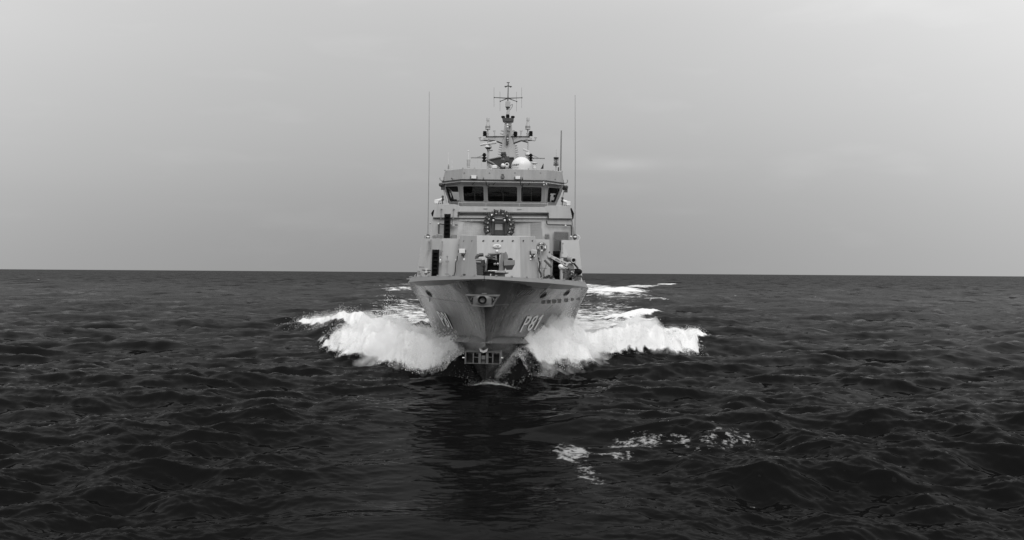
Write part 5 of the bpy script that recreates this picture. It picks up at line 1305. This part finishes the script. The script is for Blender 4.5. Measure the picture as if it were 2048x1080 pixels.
# unresolved ripples: the normal is tilted by fine noise
def tilt(scale, amt, st, detail=3):
    n = noise(scale, detail, .6, st)
    a = N('ShaderNodeVectorMath', operation='SUBTRACT'); LK(n.outputs['Color'], a.inputs[0]); a.inputs[1].default_value = (.5, .5, .5)
    b = N('ShaderNodeVectorMath', operation='MULTIPLY'); LK(a.outputs[0], b.inputs[0]); b.inputs[1].default_value = (amt, amt, 0)
    return b.outputs[0]
s1 = tilt(2.2, .42, (0.4, 1.0, 1.0)); s2 = tilt(.30, .6, (0.45, 1.0, 1.0), 3); s3 = tilt(.10, 1.3, (1.0, .5, 1.0), 5)
cd = N('ShaderNodeVectorMath', operation='DISTANCE'); LK(geo.outputs['Position'], cd.inputs[0]); cd.inputs[1].default_value = (0, 0, HC)
near_f = N('ShaderNodeMapRange'); near_f.inputs['From Min'].default_value = 25; near_f.inputs['From Max'].default_value = 140
near_f.inputs['To Min'].default_value = .25; near_f.inputs['To Max'].default_value = 1.0
LK(cd.outputs['Value'], near_f.inputs[0])
far_f = N('ShaderNodeMapRange'); far_f.inputs['From Min'].default_value = 90; far_f.inputs['From Max'].default_value = 500
far_f.inputs['To Min'].default_value = .0; far_f.inputs['To Max'].default_value = 1.0
LK(cd.outputs['Value'], far_f.inputs[0])
def scl(v, f):
    a = N('ShaderNodeVectorMath', operation='SCALE'); LK(v, a.inputs[0]); LK(f, a.inputs['Scale']); return a.outputs[0]
ad = N('ShaderNodeVectorMath', operation='ADD'); LK(scl(s1, near_f.outputs[0]), ad.inputs[0]); LK(scl(s2, far_f.outputs[0]), ad.inputs[1])
ad3 = N('ShaderNodeVectorMath', operation='ADD'); LK(ad.outputs[0], ad3.inputs[0]); LK(scl(s3, far_f.outputs[0]), ad3.inputs[1])
ad2 = N('ShaderNodeVectorMath', operation='ADD'); LK(geo.outputs['Normal'], ad2.inputs[0]); LK(ad3.outputs[0], ad2.inputs[1])
nm = N('ShaderNodeVectorMath', operation='NORMALIZE'); LK(ad2.outputs[0], nm.inputs[0]); LK(nm.outputs[0], wgl.inputs['Normal']); LK(nm.outputs[0], wfr.inputs['Normal'])
# lace of foam: coverage threshold against noise
na = noise(.62, 6, .62, (.8, 1.0, 1.0)); nb = noise(2.6, 5, .6, (.7, 1.0, 1.0))
nsum = mth('MULTIPLY_ADD', na.outputs[0], .62); LK(mth('MULTIPLY', nb.outputs[0], .38), nsum.node.inputs[2])
nd = noise(4.2, 5, .6, (.9, .8, 1.0)); ne = noise(13.0, 3, .6, (.6, 1.0, 1.0)); nns = mth('MULTIPLY_ADD', nd.outputs[0], .68); LK(mth('MULTIPLY', ne.outputs[0], .32), nns.node.inputs[2])
at2 = N('ShaderNodeAttribute'); at2.attribute_name = 'scrap'
mxn = N('ShaderNodeMix'); LK(at2.outputs['Fac'], mxn.inputs[0]); LK(nsum, mxn.inputs[2]); LK(nns, mxn.inputs[3]); nsum = mxn.outputs[0]
lo_ = mth('SUBTRACT', .80, mth('MULTIPLY', at.outputs['Fac'], .60))
dv_ = mth('SUBTRACT', nsum, lo_)
cov = mth('MULTIPLY', mth('ADD', dv_, .03), 8.0, True)
cov = mth('MULTIPLY', cov, mth('MULTIPLY', at.outputs['Fac'], 8.0, True))
thin = mth('MULTIPLY', mth('POWER', cov, 1.3), mth('SUBTRACT', 1.0, mth('MULTIPLY', at2.outputs['Fac'], .62)))
LK(thin, mix.inputs[0]); LK(wmx.outputs[0], mix.inputs[1]); LK(fom.outputs[0], mix.inputs[2]); LK(mix.outputs[0], mo.inputs[0])
bmp = N('ShaderNodeBump'); bmp.inputs['Strength'].default_value = .55; bmp.inputs['Distance'].default_value = .12
nc = noise(3.2, 6, .62); LK(nc.outputs[0], bmp.inputs['Height']); LK(bmp.outputs[0], fom.inputs['Normal'])

def sea_piece(name, mask):
    v, f, fo, u = sub(mask); me = mesh_np(name, v, f, {'foam': fo, 'scrap': isscrap[u]}); me.materials.append(SEA)
    # normals of the whole sea, so that the pieces meet without a seam
    o = bpy.data.objects.new(name, me); COL.objects.link(o)
    try: me.normals_split_custom_set_from_vertices(NRM[u].tolist())
    except Exception as e: print('normals', e)
    return o
a_ = V[Fq[:, 0]]; fn = np.cross(V[Fq[:, 2]] - a_, V[Fq[:, 3]] - V[Fq[:, 1]])
NRM = np.zeros_like(V)
for q in range(4): 
    for c_ in range(3): NRM[:, c_] += np.bincount(Fq[:, q], fn[:, c_], len(V))
NRM /= np.maximum(np.linalg.norm(NRM, axis=1, keepdims=True), 1e-9)
if NRM[:, 2].mean() < 0: NRM = -NRM; Fq = Fq[:, ::-1]
sea = sea_piece('sea', rest); sea['kind'] = 'structure'
def stuff(o, label, cat):
    o['kind'] = 'stuff'; o['label'] = label; o['category'] = cat
stuff(sea_piece('bow_wave', smk), 'white bow wave thrown to starboard, the left of the two', 'wave')
stuff(sea_piece('bow_wave', pm), 'white bow wave thrown to port, under the P81 number on the right', 'wave')
stuff(sea_piece('wake_foam', wk), 'laced white foam of the wake trailing behind the ship', 'foam')
stuff(sea_piece('foam_patch', fg_), 'scattered bubbly foam scraps on the near wave face in the foreground', 'foam')

# --- spray: tens of thousands of small drops and clots of water
SPRAY = bpy.data.materials.new('spray_water'); SPRAY.use_nodes = True
b = SPRAY.node_tree.nodes['Principled BSDF']; b.inputs['Base Color'].default_value = (.88, .88, .88, 1); b.inputs['Roughness'].default_value = .8
b.inputs['Specular IOR Level'].default_value = .1; b.inputs['Emission Strength'].default_value = 0
def spray(name, label, pts, rad_):
    n = len(pts); r = np.random.default_rng(n)
    tet = np.array([[1, 1, 1], [1, -1, -1], [-1, 1, -1], [-1, -1, 1]]) / 1.73
    q = r.standard_normal((n, 4)); q /= np.linalg.norm(q, axis=1, keepdims=True); w, a, b2, c = q.T
    Rm = np.stack([1 - 2 * (b2 * b2 + c * c), 2 * (a * b2 - w * c), 2 * (a * c + w * b2), 2 * (a * b2 + w * c), 1 - 2 * (a * a + c * c), 2 * (b2 * c - w * a),
                   2 * (a * c - w * b2), 2 * (b2 * c + w * a), 1 - 2 * (a * a + b2 * b2)], -1).reshape(n, 3, 3)
    vv = np.einsum('nij,kj->nki', Rm, tet) * rad_[:, None, None] + pts[:, None, :]
    f = np.array([[0, 1, 2], [0, 3, 1], [0, 2, 3], [1, 3, 2]])[None] + (np.arange(n) * 4)[:, None, None]
    me = mesh_np(name, vv.reshape(-1, 3), f.reshape(-1, 3)); me.materials.append(SPRAY)
    o = bpy.data.objects.new(name, me); COL.objects.link(o); stuff(o, label, 'spray'); return o
def height_at(x, y):
    dd = np.hypot(x, y); sp = np.maximum(.035, np.minimum(.5 * dd * dd / (HC * 950), .022 * dd))
    h, _, _ = base_waves(x, y, dd, sp); hb, fo = bow(x, y)
    return h * (1 - .6 * np.clip(fo, 0, 1)) + hb, fo
def emit(s, n, ylo, yhi, ypow, hgt, front, seed, inward=None):
    r = np.random.default_rng(seed)
    Y = ylo + (yhi - ylo) * r.random(n) ** ypow
    xf = np.interp(Y, FY, FX[s]); H = np.interp(Y, HYY, HH)
    u = r.gamma(2.0, front / 2.0, n) - front * .45
    X = s * np.maximum(xf - u, np.interp(Y, np.linspace(0, 62, 200), halfv) + .1)
    wx, wy = to_world(X, Y)
    hz, fo = height_at(wx, wy)
    cl = samp(TN, wx * 1.4, wy * 1.4 + 3, .3)[0]; cl2 = samp(TF, wx * 2, wy * 2, .9)[0]
    keep = (fo > .25) & (r.random(n) < np.clip(.45 + .3 * cl + .3 * cl2, .03, 1))
    z = hz + np.minimum(r.exponential(1.0, n), 2.6) * hgt(Y) * np.clip(.7 + .5 * cl2 + .3 * cl, .1, 2.2) - .03
    k = keep
    return np.stack([wx, wy, z], -1)[k]
for s, lab in ((-1, 'fine white spray flying off the starboard bow wave on the left'), (1, 'fine white spray flying off the port bow wave on the right')):
    hg = lambda Y: np.interp(Y, [5.5, 8, 12, 16, 24, 40], [.08, .24, .30, .20, .12, .08])
    a1 = emit(s, 90000, 6.4, 36.0, 1.7, hg, 3.0, 31 + s)
    a2 = emit(s, 50000, 6.8, 16.0, 1.2, lambda Y: hg(Y) * 1.5, 4.5, 41 + s)
    # beads of water torn off the smooth dark face beside the stem
    r = np.random.default_rng(5 + s); n = 8000 if s > 0 else 500
    Yd = r.uniform(3.6, 8.0, n); hbd = np.interp(Yd, np.linspace(0, 62, 200), halfv); Xd = s * (hbd + (np.interp(Yd, FY, FX[s]) + .4 - hbd) * r.random(n))
    wx, wy = to_world(Xd, Yd); k = (samp(TN, wx * 2.0, wy * 2.0)[0] + .5 * samp(TN, wx * 5, wy * 5)[0]) > .1
    hz, _ = height_at(wx, wy); a3 = np.stack([wx, wy, hz + np.minimum(r.exponential(.07, n), .4)], -1)[k]
    extra = [a3]
    if s > 0:                                     # the jet running up the port side of the stem
        Yj = r.uniform(3.9, 8.2, 3600); Xj = np.interp(Yj, np.linspace(0, 62, 200), halfv) * .98 + .16 + np.abs(r.normal(0, .2, 3600)) + .04 * (Yj - 3)
        wx, wy = to_world(Xj, Yj); hz, _ = height_at(wx, wy); zz = np.interp(Yj, [3.3, 5, 8.2], [.02, .55, 1.45])
        extra.append(np.stack([wx, wy, np.maximum(hz, zz) + r.normal(0, .12, 3600)], -1))
    Xf = r.normal(0, .5, 1500) + .25; Yf_ = 3.75 - np.abs(r.normal(0, .15, 1500)) + .1 * np.abs(Xf); wx, wy = to_world(Xf, Yf_); hz, _ = height_at(wx, wy)
    if s > 0: extra.append(np.stack([wx, wy, hz + np.minimum(r.exponential(.04, 1500), .2)], -1))
    if s < 0:                                     # drops off the detached crest on the left
        n = 9000; t_ = r.random(n) ** 1.3; g0, g1 = gnd(612, 657), gnd(706, 672)
        wx = g0[0] + (g1[0] - g0[0]) * t_ + r.normal(0, .8, n); wy = g0[1] + (g1[1] - g0[1]) * t_ + r.normal(0, 1.0, n)
        hz, _ = height_at(wx, wy); a1 = np.concatenate([a1, np.stack([wx, wy, hz + np.minimum(r.exponential(.16, n), .6) - .04], -1)])
    pts = np.concatenate([a1, a2] + extra)
    rs = np.clip(r.lognormal(math.log(.013), .45, len(pts)), .005, .045); rs[len(a1) + len(a2):] *= .5
    spray('bow_spray', lab, pts, rs)

# --- mist: the torn water too fine to see as drops, a bank over each bow wave
MIST = bpy.data.materials.new('mist_volume'); MIST.use_nodes = True
nt = MIST.node_tree; nt.nodes.clear()
mo = N('ShaderNodeOutputMaterial'); pv = N('ShaderNodeVolumePrincipled')
pv.inputs['Color'].default_value = (.98, .98, .98, 1); pv.inputs['Anisotropy'].default_value = 0.1
g = N('ShaderNodeTexCoord'); nz = N('ShaderNodeTexNoise'); nz.inputs['Scale'].default_value = 1.1; nz.inputs['Detail'].default_value = 4; nz.inputs['Roughness'].default_value = .6
LK(g.outputs['Object'], nz.inputs['Vector'])
den = mth('MULTIPLY', mth('SUBTRACT', nz.outputs[0], .40, True), 10.0)
LK(den, pv.inputs['Density']); LK(pv.outputs[0], mo.inputs['Volume'])
def mist(s, label, seed):
    nY, nU = 70, 26
    Yv = np.linspace(6.6, 27.0, nY); U = np.linspace(0, 1, nU)
    YY, UU = np.meshgrid(Yv, U, indexing='ij')
    xf = np.interp(YY, FY, FX[s]); wid = np.interp(YY, [5.6, 9, 16, 27], [1.0, 3.4, 6.0, 4.0]); hbv = np.interp(YY, np.linspace(0, 62, 200), halfv)
    XX = s * np.maximum(xf + np.interp(YY, [8, 12, 30], [0, .8, 1.0]) - .1 - UU * wid, hbv + .05)
    wx, wy = to_world(XX.ravel(), YY.ravel()); hz, fo = height_at(wx, wy)
    t_ = np.interp(YY, [6.6, 8.5, 11, 16, 22, 27], [.03, .55, 1.05, .75, .35, 0.0]) * np.sin(np.pi * UU) ** 1.1
    n_ = samp(TF, wx * 2.2, wy * 2.2, .5)[0].reshape(t_.shape); n2_ = samp(TN, wx * 1.1, wy * 1.1, .2)[0].reshape(t_.shape)
    t_ = t_ * np.clip(.85 + .35 * n_ + .3 * n2_, .1, 2)
    edge = (UU <= 0) | (UU >= 1) | (YY <= Yv[0]) | (YY >= Yv[-1]); t_[edge] = 0
    top = np.stack([wx, wy, hz + t_.ravel() - .14 * (1 - np.sin(np.pi * UU.ravel()))], -1); botm = np.stack([wx, wy, hz - .35], -1)
    n = nY * nU; ii = np.arange(nY - 1)[:, None] * nU + np.arange(nU - 1)[None, :]
    qt = np.stack([ii, ii + nU, ii + nU + 1, ii + 1], -1).reshape(-1, 4); qb = qt[:, ::-1] + n
    rim = [i_ * nU for i_ in range(nY)] + [(nY - 1) * nU + j_ for j_ in range(1, nU)] + [i_ * nU + nU - 1 for i_ in range(nY - 2, -1, -1)] + [j_ for j_ in range(nU - 2, 0, -1)]
    rim = np.array(rim); r2 = np.roll(rim, -1); qs = np.stack([rim, rim + n, r2 + n, r2], -1)
    if s < 0: pass
    me = mesh_np('spray_mist', np.concatenate([top, botm]), np.concatenate([qt, qb, qs[:, ::-1]]), smooth=False)
    import bmesh
    bm = bmesh.new(); bm.from_mesh(me); bmesh.ops.recalc_face_normals(bm, faces=bm.faces); bm.to_mesh(me); bm.free()
    me.materials.append(MIST); o = bpy.data.objects.new('spray_mist', me); COL.objects.link(o); stuff(o, label, 'mist')
mist(-1, 'soft bank of white mist over the starboard bow wave on the left', 1)
mist(1, 'soft bank of white mist over the port bow wave on the right', 2)
